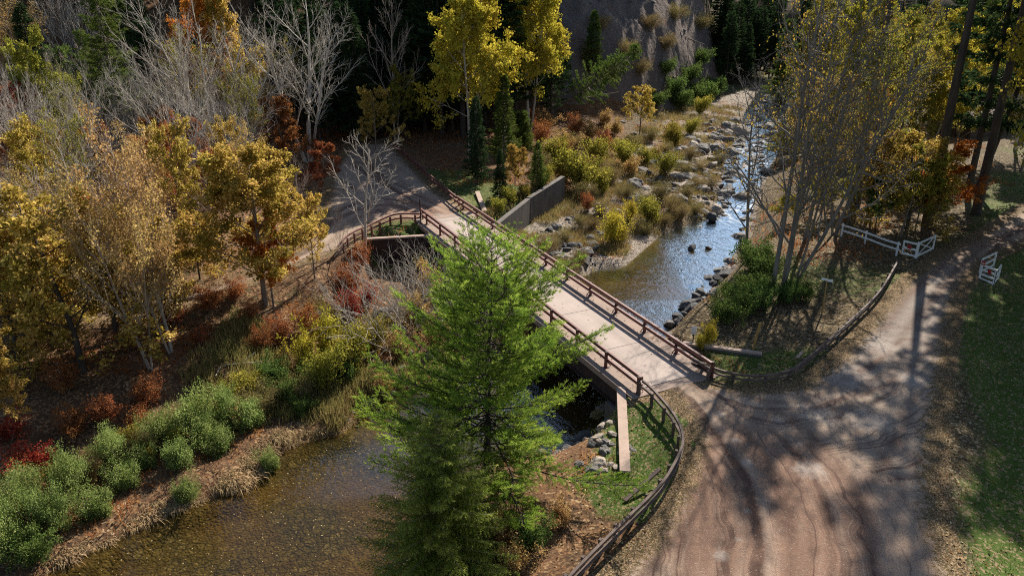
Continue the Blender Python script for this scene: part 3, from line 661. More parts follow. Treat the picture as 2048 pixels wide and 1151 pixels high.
# ------------------------------------------------------------------ ground, road, water
def axis(segs):
    out = []
    for a, b, s in segs: out += list(np.arange(a, b, s))
    return np.array(out+[segs[-1][1]])
def grow_axis(a, b, s0, s1):
    out = [a]; 
    while out[-1] < b: out.append(out[-1]+s0+(s1-s0)*(out[-1]-a)/(b-a))
    return out[:-1]
XS = np.array(sorted([-600, -420, -300, -230, -180, -150] + list(np.arange(-130, -45, 1.2)) + list(np.arange(-45, 62, .36)) + list(np.arange(62, 150, 1.2)) + [170, 200, 240, 300, 420, 600]))
YS = np.array([-300, -150, -60, -20, 0, 8, 14] + grow_axis(18, 90, .3, .55) + grow_axis(90, 124, .6, .8) + grow_axis(124, 158, .42, .5) + grow_axis(158, 230, .8, 1.6) + [245, 265, 300, 350, 420, 520, 640, 800])
gx, gy = np.meshgrid(XS, YS); sh = gx.shape; fx, fy = gx.ravel(), gy.ravel()
fz = T(fx, fy)
drv = sdist(fx, fy, RIVER); d1v = sdist(fx, fy, FP1); d2v = sdist(fx, fy, FP2); rdv = np.minimum(sdist(fx, fy, ROADR), sdist(fx, fy, ROADL))
hl = hill(fx, fy)
right = S((fx-(4+.1*fy))/3)*S((6-hl)/4)*S((drv-1.5)/3)
lawnw = vn(fx, fy, 7, 31)
islands = GL([(700,470),(740,440),(860,445),(870,470),(735,475)], 0)
nearb = S((4-seg_dist(fx, fy, GL([(1285,790),(1330,850),(1300,960)], 0), False))/2)
farb = S((7-seg_dist(fx, fy, GL([(900,360),(960,385),(990,400)], 0), False))/3)
ub = S((1.5-sdist(fx, fy, GL([(720,470),(790,440),(860,450),(865,470)], 0)))/1)
leftlawn = S((4-seg_dist(fx, fy, GL([(0,590),(380,540),(560,560),(420,620),(330,640)], 0), False))/3)
isl = S((2-sdist(fx, fy, GL([(1370,700),(1440,735),(1580,725),(1620,700),(1530,705)], 0)))/2)
east = S((fx-(2.5+.53*fy))/4)*S((100-fy)/20)
grass = np.clip(np.maximum.reduce([east*(.35+.9*lawnw), nearb, farb*.9, ub, leftlawn*.35, isl*.8, right*(.05+.55*lawnw)]), 0, 1)
# leafy shade under the bank trees keeps litter
dirt = S((fx-4)/6)*S((49-fx)/6)*S((hl-.3)/2.5)*S((24-hl)/6)
dirt = np.maximum(dirt*(1-.9*S((vn(fx, fy, 8, 41)-.58)/.1)*S((fx-24)/8)), S((1.3-rdv)/1.1)*.35)
ball = np.minimum(np.maximum(0, drv), 99)
gravel = np.clip(np.maximum(S((1.8-drv)/1.2)*(.7+.3*vn(fx, fy, 2, 9)), np.maximum(S((-d1v+.5)/2)*.78, S((-d2v)/2)*.30)), 0, 1)*S((-.9-fz)/.8)*(1-.85*S((-3-fx)/3)*S((50-fy)/4))
mask = np.stack([grass, gravel, dirt, np.ones_like(grass)], 1)
nY, nX = sh; idx = np.arange(nX*nY).reshape(nY, nX)
Q = np.stack([idx[:-1,:-1], idx[:-1,1:], idx[1:,1:], idx[1:,:-1]], -1).reshape(-1, 4)
gm = mesh_np('ground', np.stack([fx, fy, fz], 1), Q, M['ground'], {'mask': ('FLOAT_COLOR', mask), 'bed': ('FLOAT', S((-3.12-fz)/.15)), 'wear': ('FLOAT', .92*S((fx-(3+.1*fy))/4))}, smooth=True)
link('ground', gm, kind='structure')

def road_sheet(name, poly, step, tracks, pales, redc):
    P = np.array(poly); x = np.arange(max(P[:,0].min()-1, -60), min(P[:,0].max()+1, 72), step); y = np.arange(max(P[:,1].min()-1, 8), P[:,1].max()+1, step)
    X, Y = np.meshgrid(x, y); sh = X.shape; X, Y = X.ravel(), Y.ravel()
    d = sdist(X, Y, poly)
    sb = X*BS[0]+Y*BS[1]; nb = X*BN[0]+Y*BN[1]
    keep = d < .9
    keep &= ~((sb > -66.1) & (sb < -31.1) & (nb > 21.9) & (nb < 28.5))
    Z = T(X, Y)+.05*S((-.1-d)/.5)+.015+(vn(X, Y, .8, 61)-.5)*.02
    tr = np.zeros(len(X)); st_n = np.zeros(len(X)); st_d = np.zeros(len(X))+1e-6
    for pts, w, a in tracks:
        pl = [tuple(p[:2]) for p in smooth_path([(p[0], p[1], 0) for p in GL(pts)], 1.)]
        q = seg_dist(X, Y, pl, False); wd = a/(1.+q*q*.08); st_n += wd*vn(q, a*50+q*0, .42, int(w*77)); st_d += wd; w = w*1.5
        tr = np.maximum(tr, a*np.exp(-(q/w)**2)*(.55+.45*vn(X, Y, 1.8, int(w*100)))); tr = np.maximum(tr, .75*a*np.exp(-((q-1.5)/w)**2)*(.5+.5*vn(X, Y, 2.3, int(w*90))))
    Z -= tr*.03; print(name, 'track', tr.max(), (tr > .5).mean())
    pa = np.zeros(len(X))
    for (u, v), r in pales:
        px, py = G(u, v); pa = np.maximum(pa, np.exp(-(((X-px)**2+(Y-py)**2)/r**2)))
    def lane(pts):
        pl = [tuple(p[:2]) for p in smooth_path([(p[0], p[1], 0) for p in GL(pts)], 1.)]
        q = seg_dist(X, Y, pl, False); sg = np.zeros(len(X)); bd_ = np.full(len(X), 1e9)
        for (ax, ay), (bx, by) in zip(pl[:-1], pl[1:]):
            mx, my = (ax+bx)/2, (ay+by)/2; dd = (X-mx)**2+(Y-my)**2; k = dd < bd_; bd_ = np.where(k, dd, bd_); sg = np.where(k, np.sign((X-ax)*(by-ay)-(Y-ay)*(bx-ax)), sg)
        return q*sg
    la = lane([(1335,745),(1420,845),(1490,950),(1525,1060),(1530,1260)]) if name == 'road' else lane([(900,445),(800,390),(700,330)])
    lb = lane([(1345,740),(1470,800),(1600,815),(1740,760),(1850,640),(1960,520),(2048,455),(2300,350)]) if name == 'road' else lane([(880,440),(780,400),(690,420),(600,515),(300,610)])
    lw = S((np.abs(la)*1.-np.abs(lb)+1.5)/3.)
    gx_, gy_ = G(1830, 640); grey = np.exp(-(((X-gx_)**2+(Y-gy_)**2)/12.**2)) if name == 'road' else X*0
    (ru, rv2), rr = redc; px, py = G(ru, rv2); red = np.exp(-(((X-px)**2+(Y-py)**2)/rr**2))
    iy, ix = sh; I = np.arange(ix*iy).reshape(iy, ix); k = keep.reshape(iy, ix)
    kk = k[:-1,:-1] & k[:-1,1:] & k[1:,1:] & k[1:,:-1]
    Qr = np.stack([I[:-1,:-1], I[:-1,1:], I[1:,1:], I[1:,:-1]], -1)[kk]
    us = np.unique(Qr); mp = np.zeros(len(X), int); mp[us] = np.arange(len(us))
    # the margin sinks under the ground so the edge stays ragged
    Z = Z - S((d-.3)/.6)*.06
    m = mesh_np(name, np.stack([X, Y, Z], 1)[us], mp[Qr], M['road'], {'track': ('FLOAT', tr[us]), 'streak': ('FLOAT', (st_n/st_d)[us]), 'lane_a': ('FLOAT', la[us]), 'lane_b': ('FLOAT', lb[us]), 'lane_w': ('FLOAT', lw[us]), 'grey': ('FLOAT', grey[us]), 'pale': ('FLOAT', pa[us]), 'red': ('FLOAT', red[us]), 'edge': ('FLOAT', S((d[us]+2.2)/2.8)*.9)}, smooth=True)
    link(name, m, kind='structure')
TR = [([(1335,765),(1420,850),(1480,930),(1510,1010),(1520,1090),(1518,1200)], .22, 1.), ([(1320,780),(1385,870),(1425,960),(1440,1050),(1440,1200)], .25, .55),
      ([(1375,755),(1480,820),(1590,900),(1640,990),(1660,1080),(1665,1200)], .16, .8), ([(1500,778),(1600,792),(1740,760),(1830,690)], .12, .6),
      ([(1385,765),(1470,790),(1600,800),(1760,720),(1860,600),(1960,500),(2048,450)], .30, .5), ([(1370,760),(1450,850),(1540,960),(1600,1080),(1620,1200)], .18, .6),
      ([(1600,1200),(1640,1000),(1720,860),(1800,720),(1880,590),(2000,490)], .28, .45), ([(1450,1200),(1480,1050),(1560,900),(1720,760)], .35, .4), ([(1240,1200),(1370,1050),(1420,900),(1380,800)], .2, .45)]
PA0 = [((1372,742),.5),((1398,765),.45),((1425,800),.5),((1442,828),.6),((1412,876),.45),((1470,880),.5),((1492,925),.6),((1495,1020),.4),((1440,1112),.7),((1560,840),.8),((1640,830),1.5),((1740,840),1.8),((1690,750),2.2),((1760,690),2.),((1830,760),1.5),((1620,940),1.2),((1480,1080),.5),((1870,560),1.)]
PA = [(p, r*.75 if r < 1 else r) for p, r in PA0]
road_sheet('road', ROADR, .17, TR, PA, ((1500,1000), 7.5))
road_sheet('lane', ROADL, .28, [([(905,440),(800,390),(740,330),(720,300)], .3, .5), ([(890,450),(780,410),(690,430),(600,500),(480,560),(300,600)], .3, .5)], [((880,430),1.)], ((850,420), 7))
print('road done')
# water sheet
Xw = np.arange(-40, 70, .5); Yw = np.concatenate([np.arange(10, 110, .5), np.arange(110, 200, 1.)]); X, Y = np.meshgrid(Xw, Yw); sw = X.shape; X, Y = X.ravel(), Y.ravel()
dw = sdist(X, Y, RIVER); sbw = X*BS[0]+Y*BS[1]; I = np.arange(len(X)).reshape(sw); k = (dw < 2.5).reshape(sw); kk = k[:-1,:-1] & k[:-1,1:] & k[1:,1:] & k[1:,:-1]
Qw = np.stack([I[:-1,:-1], I[:-1,1:], I[1:,1:], I[1:,:-1]], -1)[kk]; us = np.unique(Qw); mp = np.zeros(len(X), int); mp[us] = np.arange(len(us))
rip = np.clip(.04+1.*S((Y-33)/14)*S((X+8)/10), 0, 1); rip = np.maximum(rip, .55*S((vn(X, Y, 5, 71)-.62)/.2)*S((Y-24)/10))
foam = S((Y-76)/6)*S((vn(X, Y, 2.2, 72)-.45)/.2)*.8*S((130-Y)/20)
rip = np.where((Y > 58) & (X < 14.5), rip*.35, rip)
wm = mesh_np('water', np.stack([X, Y, np.full(len(X), WZ)], 1)[us], mp[Qw], M['water'], {'rip': ('FLOAT', rip[us]), 'foam': ('FLOAT', foam[us])}, smooth=True)
link('water', wm, kind='structure')

# ------------------------------------------------------------------ bridge
o0 = BR(-48, 25.2)
br = empty('bridge', (0, 0, 0), 'one lane bridge with pale concrete deck and rust brown railings crossing the stream', 'bridge')
b = MB(); b.bbox(-66.4, -30.9, 22.3, 28.15, -.38, 0); b.build('deck', M['conc_edge'], br, .02)
b = MB(); b.bbox(-65.2, -31.6, 23.45, 26.65, -.05, .035); b.build('roadway', M['deck'], br, .008)
for n0 in (22.5, 24.2, 26., 27.75):
    b = MB(); b.bbox(-65, -31.5, n0-.17, n0+.17, -.47, -.385); b.bbox(-65, -31.5, n0-.03, n0+.03, -1.3, -.47); b.bbox(-65, -31.5, n0-.17, n0+.17, -1.38, -1.3)
    b.build('girder', M['steel_dark'], br)
for s0, s1 in ((-67, -64.4), (-33.3, -30.6)):
    b = MB(); b.bbox(s0, s1, 22.1, 28.4, -4.4, -1.4); b.bbox(s0 if s0 < -60 else s0+1., s1-1. if s0 < -60 else s1, 22.15, 28.35, -1.4, -.39); b.build('abutment', M['conc_wall'], br, .03)
def railing(n, inner, s_posts, s0, s1):
    t = MB()
    for zc, hh in ((.90, .21), (.46, .19)):
        a = BR(s0, n+inner*.13); c = BR(s1, n+inner*.13); t.bar((*a, zc), (*c, zc), .17, hh)
    ro = t.build('railing', M['steel'], br, .015)
    for s in s_posts:
        p = MB(); p.bbox(s-.10, s+.10, n-.05, n-.035, .02, 1.0); p.bbox(s-.10, s+.10, n+.035, n+.05, .02, 1.0); p.bbox(s-.008, s+.008, n-.035, n+.035, .02, 1.0)
        p.bbox(s-.085, s+.085, n-.03, n+.03, .03, .98)
        p.bbox(s-.17, s+.17, n-.17, n+.17, 0, .03)
        q = BR(s, n+inner*.06); q2 = BR(s, n+inner*.34); p.bar((*q2, .03), (*q, .36), .03, .05)
        p.build('post', M['steel'], ro)
railing(22.9, 1, [-31.3-3.3*k for k in range(11)], -66.2, -31.2)
railing(27.65, -1, [-30.95-3.3*k for k in range(12)], -68.5, -30.9)

# ------------------------------------------------------------------ approach guard rails
def guard(px, z, label, name='guard_rail', rails=((.85, .16),), post=1.6, mat='rail_wood', follow=True, w=.13, zend=None, ext=None, mat2=None):
    P = [(*G(u, v, z), 0) for u, v in px]
    if ext: P = [(*BR(*ext), 0)]+P
    P = smooth_path(P, .4)
    def gz(p): return tz(p[0], p[1])
    zs = np.array([gz(p) for p in P]); zs = np.maximum(zs, -.6)
    kk = 9; zp = np.convolve(np.pad(zs, kk//2, 'edge'), np.ones(kk)/kk, 'valid')
    if ext: f = np.clip(np.arange(len(P))/12., 0, 1); zp = zp*f
    root = empty(name, (P[0][0], P[0][1], zp[0]), label, 'guard rail')
    off = np.array((P[0][0], P[0][1], zp[0])); n = len(P)
    for zr_, h in rails:
        m = MB(); Q = [np.array((p[0], p[1], zz+zr_))-off for p, zz in zip(P, zp)]
        m.sweep(Q, w, h); m.build('rail', M[mat], root, .012)
    acc = 0; need = .3
    for i in range(n-1):
        L = float(np.linalg.norm(P[i+1][:2]-P[i][:2])); acc += L
        if acc >= need:
            acc = 0; need = post; t = unit((P[i+1]-P[i])[None])[0]; nn = np.array((t[1], -t[0], 0)); c = P[i]*np.array((1,1,0))
            g0 = gz(c); top = zp[i]+rails[0][0]-.02
            m = MB(); m.box(c-nn*.19*POSTSIDE-t*.08-nn*.06+np.array((0,0,g0-.3))-off, t*.16, nn*.13, (0,0,top-g0+.3)); m.build('post', M[mat2 or mat], root, .01)
    return root
POSTSIDE = -1
guard([(1305,778),(1350,832),(1366,882),(1342,940),(1310,982),(1240,1050),(1140,1151),(1040,1260)], .8, 'weathered curved rail sweeping down beside the dirt junction, past the evergreens', rails=((.82,.13),(.45,.12)), post=1.15, ext=(-31.1, 23.0))
POSTSIDE = 1
guard([(1385,716),(1450,740),(1520,749),(1580,738),(1622,708),(1700,640),(1760,580),(1797,518)], .62, 'long curved rail around the leafy lawn from bridge corner to white gate', rails=((.56,.13),(.29,.10)), post=1.7, ext=(-30.9, 27.5), mat='rail_wood')
POSTSIDE = 1
guard([(838,427),(800,427),(760,436),(700,468),(676,492)], .85, 'short rust brown rail bending around the grassy wedge at the far bridge end', rails=((.86,.14),(.45,.13)), post=1.0, ext=(-66.1, 23.0), mat='steel')
POSTSIDE = -1
guard([(860,350),(838,330),(810,305),(785,285)], .85, 'straight rust brown rail running from the far bridge end into forest shade', rails=((.86,.14),(.5,.13)), post=1.2, ext=(-68.4, 27.5), mat='steel')

# ------------------------------------------------------------------ retaining walls
def wall(a, c, th, ztop_a, ztop_c, zbot, label, mat, capmat=None, name='retaining_wall', side=1, capw=None):
    a = np.array(a, float); c = np.array(c, float); d = c-a; L = np.linalg.norm(d); t = d/L; n = np.array((t[1], -t[0]))*side
    root = empty(name, (a[0], a[1], zbot), label, 'retaining wall'); off = np.array((a[0], a[1], zbot))
    def prism(w0, w1, za, zc, zb, e=0):
        v = []
        for p, zt in ((a-t*e, za), (c+t*e, zc)):
            for w_, z_ in ((w0, zb), (w1, zb), (w1, zt), (w0, zt)):
                q = p+n*w_; v.append((q[0]-off[0], q[1]-off[1], (z_ if zb != 'r' else zt)-off[2]))
        return v
    m = MB(); m.v = prism(0, th, ztop_a, ztop_c, zbot); m.f = [(0,1,2,3),(7,6,5,4),(0,4,5,1),(1,5,6,2),(2,6,7,3),(3,7,4,0)]
    m.build('wall_panel', M[mat], root, .02)
    if capmat:
        cw = capw or th+.12; m = MB()
        for p, zt in ((a-t*.05, ztop_a), (c+t*.05, ztop_c)):
            for w_, dz in ((-.06, .003), (cw-.06, .003), (cw-.06, .14), (-.06, .14)):
                q = p+n*w_; m.v.append((q[0]-off[0], q[1]-off[1], zt+dz-off[2]))
        m.f = [(0,1,2,3),(7,6,5,4),(0,4,5,1),(1,5,6,2),(2,6,7,3),(3,7,4,0)]; m.build('cap', M[capmat], root, .015)
    return root
w0, w1, w2 = G(985, 452, -.1), G(1061, 397, -.1), G(1130, 357, .0)
wall(w0, w1, .5, -.35, -.1, -4, 'grey stained concrete retaining wall panel beside the far railing', 'conc_wall', side=-1)
wall((w1[0]+.05, w1[1]+.1), w2, .5, -.05, .25, -4, 'grey concrete retaining wall panel nearer the red shrub, lit along its top', 'conc_wall', side=-1)
wall(G(1249,778,-.1), G(1258,945,-.2), .4, -.1, -.2, -3.6, 'narrow wing wall with pale capping beam pointing from bridge toward the road rail', 'steel_dark', 'conc_cap', side=1, capw=.5)
wall(G(1368,686,-.25), G(1522,707,-.3), .3, -.25, -.3, -3, 'low wing wall with tan capping beam on the leafy lawn by the yellow post', 'conc_wall', 'conc_cap', side=1, capw=.36)
wall(G(878,470,-.2), G(735,477,-.25), .25, -.2, -.3, -3.6, 'rusty sheet faced wing wall under the grassy wedge at far bridge end', 'steel_dark', 'conc_cap', side=-1, capw=.4)
wall(G(973,424,-.1), G(958,385,-.1), .35, -.1, -.1, -2, 'short tan wing wall stub in the grass behind the far railing', 'conc_cap', 'conc_cap', side=-1)

# ------------------------------------------------------------------ signs, posts, boards
def P3(x, y, z): return (x, y, z)
x, y, z = hit(1385, 692)
r = empty('sign_post', (x, y, z), 'small white sign on a thin dark green post at the near bridge corner', 'sign', rz=R(-15)); h = zproj(x, y, 652)-z
m = MB(); m.aabb(-.03, .03, -.02, .02, -.3, h-.02); m.build('pole', M['pole_dark'], r)
m = MB(); m.aabb(-.17, .17, -.045, -.025, h-.55, h); m.build('sign_panel', M['white'], r, .01)
x, y, z = hit(1504, 703)
r = empty('marker_post', (x, y, z), 'leaning yellow brown wooden marker post inside the lawn curve', 'post'); h = 1.9
m = MB(); m.cyl((0,0,-.3), (.28,.05,h), .07, .07, 12); m.build('pole', M['pole'], r)
m = MB(); m.cyl((.28,.05,h), (.285,.051,h+.05), .09, .06, 12); m.build('cap', M['pole'], r)
x, y, z = hit(1643, 630); h = zproj(x, y, 549)-z
r = empty('wooden_sign_post', (x, y, z), 'tall tan pole with white and dark cross boards standing on the shaded lawn', 'sign', rz=R(-25))
m = MB(); m.cyl((0,0,-.3), (0,0,h), .055, .045, 10); m.build('pole', M['pole'], r)
m = MB(); m.aabb(-.36, .02, -.08, -.05, h-.42, h-.24); m.build('sign_board', M['white'], r, .01)
m = MB(); m.aabb(.02, .36, -.08, -.05, h-.46, h-.28); m.build('sign_board', M['white'], r, .01)
m = MB(); m.aabb(.02, .34, .05, .08, h-.68, h-.5); m.build('sign_board', M['pole_dark'], r, .01)
x, y, z = hit(842, 452); h = zproj(x, y, 398)-z
r = empty('utility_pole', (x, y, z), 'thin rust brown upright pole on the grassy wedge at the far bridge end', 'pole')
m = MB(); m.cyl((0,0,-.3), (0,0,h), .05, .05, 8); m.build('pole', M['steel_dark'], r); m = MB(); m.cyl((0,0,h), (0,0,h+.04), .065, .03, 8); m.build('cap', M['steel_dark'], r)
def board(p, q, label, mat, w=.16, th=.06, z0=.05, z1=.35):
    a = G(*p, .2); c = G(*q, .2); za = tz(*a)+z0; zc = tz(*c)+z1
    m = MB(); m.bar((0,0,0), (c[0]-a[0], c[1]-a[1], zc-za), w, th)
    o = m.build('plank', M[mat], None, .01, label=label, category='plank'); o.location = (a[0], a[1], za)
board((1250,988), (1318,951), 'long brown plank angled from the grass up onto the curved rail', 'rail_wood', .2, .08, .08, .62)
board((1592,727), (1606,705), 'pale short plank leaning on the rail at the lawn curve', 'plank', .2, .06, .7, .5)

# white fence and gates
def rail_panel(root, a, c, z0, z1, n, off, xbrace=False, tri=False, w=.13, name='gate_frame'):
    a = np.array(a); c = np.array(c); m = MB()
    def q(f, z): p = a+(c-a)*f; return (p[0]-off[0], p[1]-off[1], z-off[2])
    for i in range(n):
        z = z0+(z1-z0)*i/(n-1); m.bar(q(0, z), q(1, z if not tri else z0+(z-z0)*.35), .05, w*1.2)
    m.bar(q(0.02, z0-.1), q(0.02, z1+.06), .10, .10, (1,0,0)); m.bar(q(.98, z0-.1), q(.98, (z1 if not tri else z0+(z1-z0)*.35)+.06), .10, .10, (1,0,0))
    m.build(name, M['white'], root, .008)
    if xbrace:
        m = MB(); m.bar(q(.03, z0), q(.97, z1), .045, .09); m.bar(q(.03, z1), q(.97, z0), .055, .09); m.build('brace', M['white'], root, .006)
fa, fb = G(1682,466), G(1798,507)
r = empty('white_fence', (fa[0], fa[1], tz(*fa)), 'white two rail fence running from the trees to the gate', 'fence'); off = np.array((fa[0], fa[1], tz(*fa)))
A = np.array(fa); B = np.array(fb)
for hz in (.58, 1.05):
    m = MB(); pa = [A+(B-A)*f for f in np.linspace(0, 1, 5)]
    for i in range(4):
        m.bar((pa[i][0]-off[0], pa[i][1]-off[1], tz(*pa[i])+hz-off[2]), (pa[i+1][0]-off[0], pa[i+1][1]-off[1], tz(*pa[i+1])+hz-off[2]), .05, .15)
    m.build('rail', M['white'], r, .006)
for f in (.02, .44, .97):
    p = A+(B-A)*f; m = MB(); m.aabb(p[0]-off[0]-.06, p[0]-off[0]+.06, p[1]-off[1]+.03, p[1]-off[1]+.15, tz(*p)-.3-off[2], tz(*p)+1.2-off[2]); m.build('post', M['white'], r, .006)
ga, gb, gc = G(1803,508), G(1831,515), G(1866,498)
z = tz(*gb); off = np.array((gb[0], gb[1], z))
r = empty('road_gate', tuple(off), 'white wooden gate with crossed braces folded open at the fence end', 'gate')
rail_panel(r, ga, gb, z+.15, z+1.15, 3, off); rail_panel(r, gb, gc, z+.12, z+1.2, 2, off, True)
d_ = (np.array(gb)-np.array(ga)); d_ /= np.linalg.norm(d_); nn = np.array((d_[1], -d_[0])); p = np.array(ga)+d_*.38+nn*.07-off[:2]
m = MB(); m.box((p[0], p[1], .66), (*(d_*.28), 0), (*(nn*.02), 0), (0,0,.3)); m.build('sign_panel', M['red'], r)
m = MB(); m.box((*(np.array(gb)-nn*.09-d_*.05-off[:2]), -.2), (*(d_*.16), 0), (*(nn*.16), 0), (0,0,1.55)); m.build('gate_post', M['white'], r, .01)
ga, gb, gc = G(1958,556), G(1987,568), G(1968,541)
z = tz(*gb); off = np.array((ga[0], ga[1], z))
r = empty('road_gate', tuple(off), 'small white gate leaf with red signs standing open on the lawn side of the road', 'gate')
rail_panel(r, ga, gb, z+.12, z+1.15, 4, off); rail_panel(r, (ga[0]+.05, ga[1]+.2), G(1985,540), z+.5, z+1.5, 3, off, False, False); 
gd = G(1996,556); rail_panel(r, gb, gd, z+.12, z+1.1, 3, off)
d_ = (np.array(gb)-np.array(ga)); d_ /= np.linalg.norm(d_); nn = np.array((d_[1], -d_[0]))
for f, zz, s_ in ((.62, .75, .28), (-.02, 1.2, .3)):
    p = np.array(ga)+d_*f+nn*.07-off[:2]; m = MB(); m.box((p[0], p[1], zz), (*(d_*s_), 0), (*(nn*.02), 0), (0,0,s_)); so = m.build('sign_panel', M['red'], r)
    if zz > 1: m = MB(); m.box((p[0]+d_[0]*.05+nn[0]*.023, p[1]+d_[1]*.05+nn[1]*.023, zz+.10), (*(d_*.2), 0), (*(nn*.004), 0), (0,0,.06)); m.build('stripe', M['white'], so)

# cabin and pavilion at the far right
def cabin(u, v, W, D, Hh, rh, rz, label, cat, open_=False, roof='roof'):
    x, y, z = hit(u, v); r = empty('cabin' if not open_ else 'pavilion', (x, y, z), label, cat, rz=R(rz))
    if not open_:
        m = MB(); t_ = .15; m.aabb(-W/2, W/2, -D/2, -D/2+t_, -.3, Hh); m.aabb(-W/2, W/2, D/2-t_, D/2, -.3, Hh); m.aabb(-W/2, -W/2+t_, -D/2+t_, D/2-t_, -.3, Hh); m.aabb(W/2-t_, W/2, -D/2+t_, D/2-t_, -.3, Hh)
        m.build('wall', M['cabin'], r)
        m = MB(); m.aabb(-W*.3, -W*.3+.9, -D/2-.04, -D/2-.01, .0, 2.); m.build('door', M['plank'], r)
        for q in (.1, .3):
            m = MB(); m.aabb(W*q, W*q+.9, -D/2-.04, -D/2-.01, .9, 1.9); wo = m.build('window', M['white'], r); m = MB(); m.aabb(W*q+.08, W*q+.82, -D/2-.06, -D/2-.045, .98, 1.82); m.build('pane', M['pole_dark'], wo)
    else:
        for a in (-1, 0, 1):
            for c in (-1, 1): m = MB(); m.aabb(a*(W/2-.2)-.08, a*(W/2-.2)+.08, c*(D/2-.2)-.08, c*(D/2-.2)+.08, -.3, Hh); m.build('post', M['cabin'], r)
        m = MB(); 
        for k in range(14): m.aabb(-W/2+.3+k*(W-.6)/14, -W/2+.4+k*(W-.6)/14, -D/2+.1, -D/2+.15, .1, 1.)
        m.aabb(-W/2+.2, W/2-.2, -D/2+.08, -D/2+.17, 1.0, 1.08); m.build('balustrade', M['cabin'], r)
        m = MB(); m.aabb(-W/2, W/2, -D/2, D/2, -.2, .06); m.build('floor_slab', M['plank'], r)
    e = .5; m = MB(); 
    for s_ in (-1, 1):
        b0 = len(m.v)
        for zz in (0, .1):
            for X_, Y_, Z_ in ((-W/2-e, s_*(D/2+e), Hh-.15), (W/2+e, s_*(D/2+e), Hh-.15), (W/2+e, 0.004*s_, Hh+rh), (-W/2-e, 0.004*s_, Hh+rh)): m.v.append((X_, Y_, Z_+zz))
        for q in ((0,1,2,3),(7,6,5,4),(0,4,5,1),(1,5,6,2),(2,6,7,3),(3,7,4,0)): m.f.append(tuple(b0+i for i in q))
    m.build('roof', M[roof], r)
cabin(1935, 262, 8, 6, 2.6, 2.2, 28, 'dark brown cabin under a tan gable roof among the trees beyond the road', 'cabin')
cabin(2062, 248, 9, 6, 2.6, 1.8, -8, 'open sided pavilion with pale roof at the right edge beyond the dark trunks', 'pavilion', True, 'rock_pale')
x, y, z = hit(1884, 238); m = MB(); m.cyl((-1.2,0,.7), (1.2,0,.7), .5, .5, 16); m.cyl((-1.45,0,.7), (-1.2,0,.7), .25, .5, 16); m.cyl((1.2,0,.7), (1.45,0,.7), .5, .25, 16); m.aabb(-.9,-.75,-.3,.3,0,.35); m.aabb(.75,.9,-.3,.3,0,.35)
o = m.build('storage_tank', M['white'], None, label='white storage tank on short legs beside the dark brown cabin', category='tank'); o.location = (x, y, z)

# ------------------------------------------------------------------ rocks
import bmesh
RK = []
for i in range(7):
    bm = bmesh.new(); bmesh.ops.create_icosphere(bm, subdivisions=3, radius=1.)
    g = random.Random(100+i); pl = []
    for k in range(11):
        d = np.array([g.gauss(0,1) for _ in range(3)]); d /= np.linalg.norm(d); pl.append((d, g.uniform(.5, .85)))
    sc = (g.uniform(.8,1.2), g.uniform(.6,.95), g.uniform(.42,.7))
    for v in bm.verts:
        p = np.array(v.co)
        for d, l in pl:
            q = p.dot(d)
            if q > l: p = p-d*(q-l)*.95
        p = p*(1+.06*math.sin(p[0]*9+i)*math.cos(p[1]*8))
        v.co = (p[0]*sc[0], p[1]*sc[1], p[2]*sc[2])
    L = []
    for mt in ('rock_dark', 'rock_grey', 'rock_pale'):
        m = bpy.data.meshes.new('rock'); bm.to_mesh(m); m.materials.append(M[mt]); L.append(m)
    RK.append(L); bm.free()
SPEC = []
def rock(*a, **k): SPEC.append((a, k, rnd.random()))
def rock_now(x, y, s, tone, label, group=None, zz=None, name='rock'):
    z = tz(x, y) if zz is None else zz
    o = link(name, rnd.choice(RK)[tone], None, label=label, category='rock')
    if group: o['group'] = group
    o.location = (x, y, z+s*.12); o.rotation_euler = (rnd.gauss(0,.25), rnd.gauss(0,.25), rnd.random()*6.28); o.scale = (s*rnd.uniform(.8,1.25), s*rnd.uniform(.8,1.2), s*rnd.uniform(.7,1.1)); return o
def rocks_px(poly, n, smin, smax, tones, label, group, jit=0.6, z=-2.9, line=True):
    P = [np.array(p) for p in GL(poly, z)]
    if line:
        L = [np.linalg.norm(b-a) for a, b in zip(P[:-1], P[1:])]; tot = sum(L)
        for i in range(n):
            d = rnd.random()*tot; k = 0
            while d > L[k] and k < len(L)-1: d -= L[k]; k += 1
            p = P[k]+(P[k+1]-P[k])*min(1, d/L[k]); rock(p[0]+rnd.gauss(0, jit), p[1]+rnd.gauss(0, jit), smin+(smax-smin)*rnd.random()**2, rnd.choice(tones), label, group)
    else:
        PX = np.array(P); c = 0
        while c < n:
            x = rnd.uniform(PX[:,0].min(), PX[:,0].max()); y = rnd.uniform(PX[:,1].min(), PX[:,1].max())
            if sdist(np.array([x]), np.array([y]), [tuple(p) for p in P])[0] < 0:
                rock(x, y, smin+(smax-smin)*rnd.random()**2.5, rnd.choice(tones), label, group); c += 1
rocks_px([(1338,662),(1372,630),(1398,600),(1420,572),(1445,545)], 46, .3, .95, (0,0,1), 'dark angular boulder in the riprap bank just upstream of the bridge on the lawn side', 'riprap boulders on the lawn bank', .7)
rocks_px([(1445,545),(1480,480),(1495,420)], 22, .3, .7, (0,0,1), 'dark boulder along the shaded bank under the big leafless trees', 'boulders under the leafless trees', .6)
rocks_px([(1228,772),(1225,830),(1190,895),(1130,920)], 34, .3, .9, (1,0,2,1), 'grey boulder on the bank between the capped wing wall and the pine', 'boulders below the wing wall', .7)
rocks_px([(1190,930),(1225,945),(1210,985),(1150,985)], 26, .2, .5, (1,1,2), 'small grey stone in the patch beside the lower end of the wing wall', 'stones by the wing wall end', .5, z=-1.8)
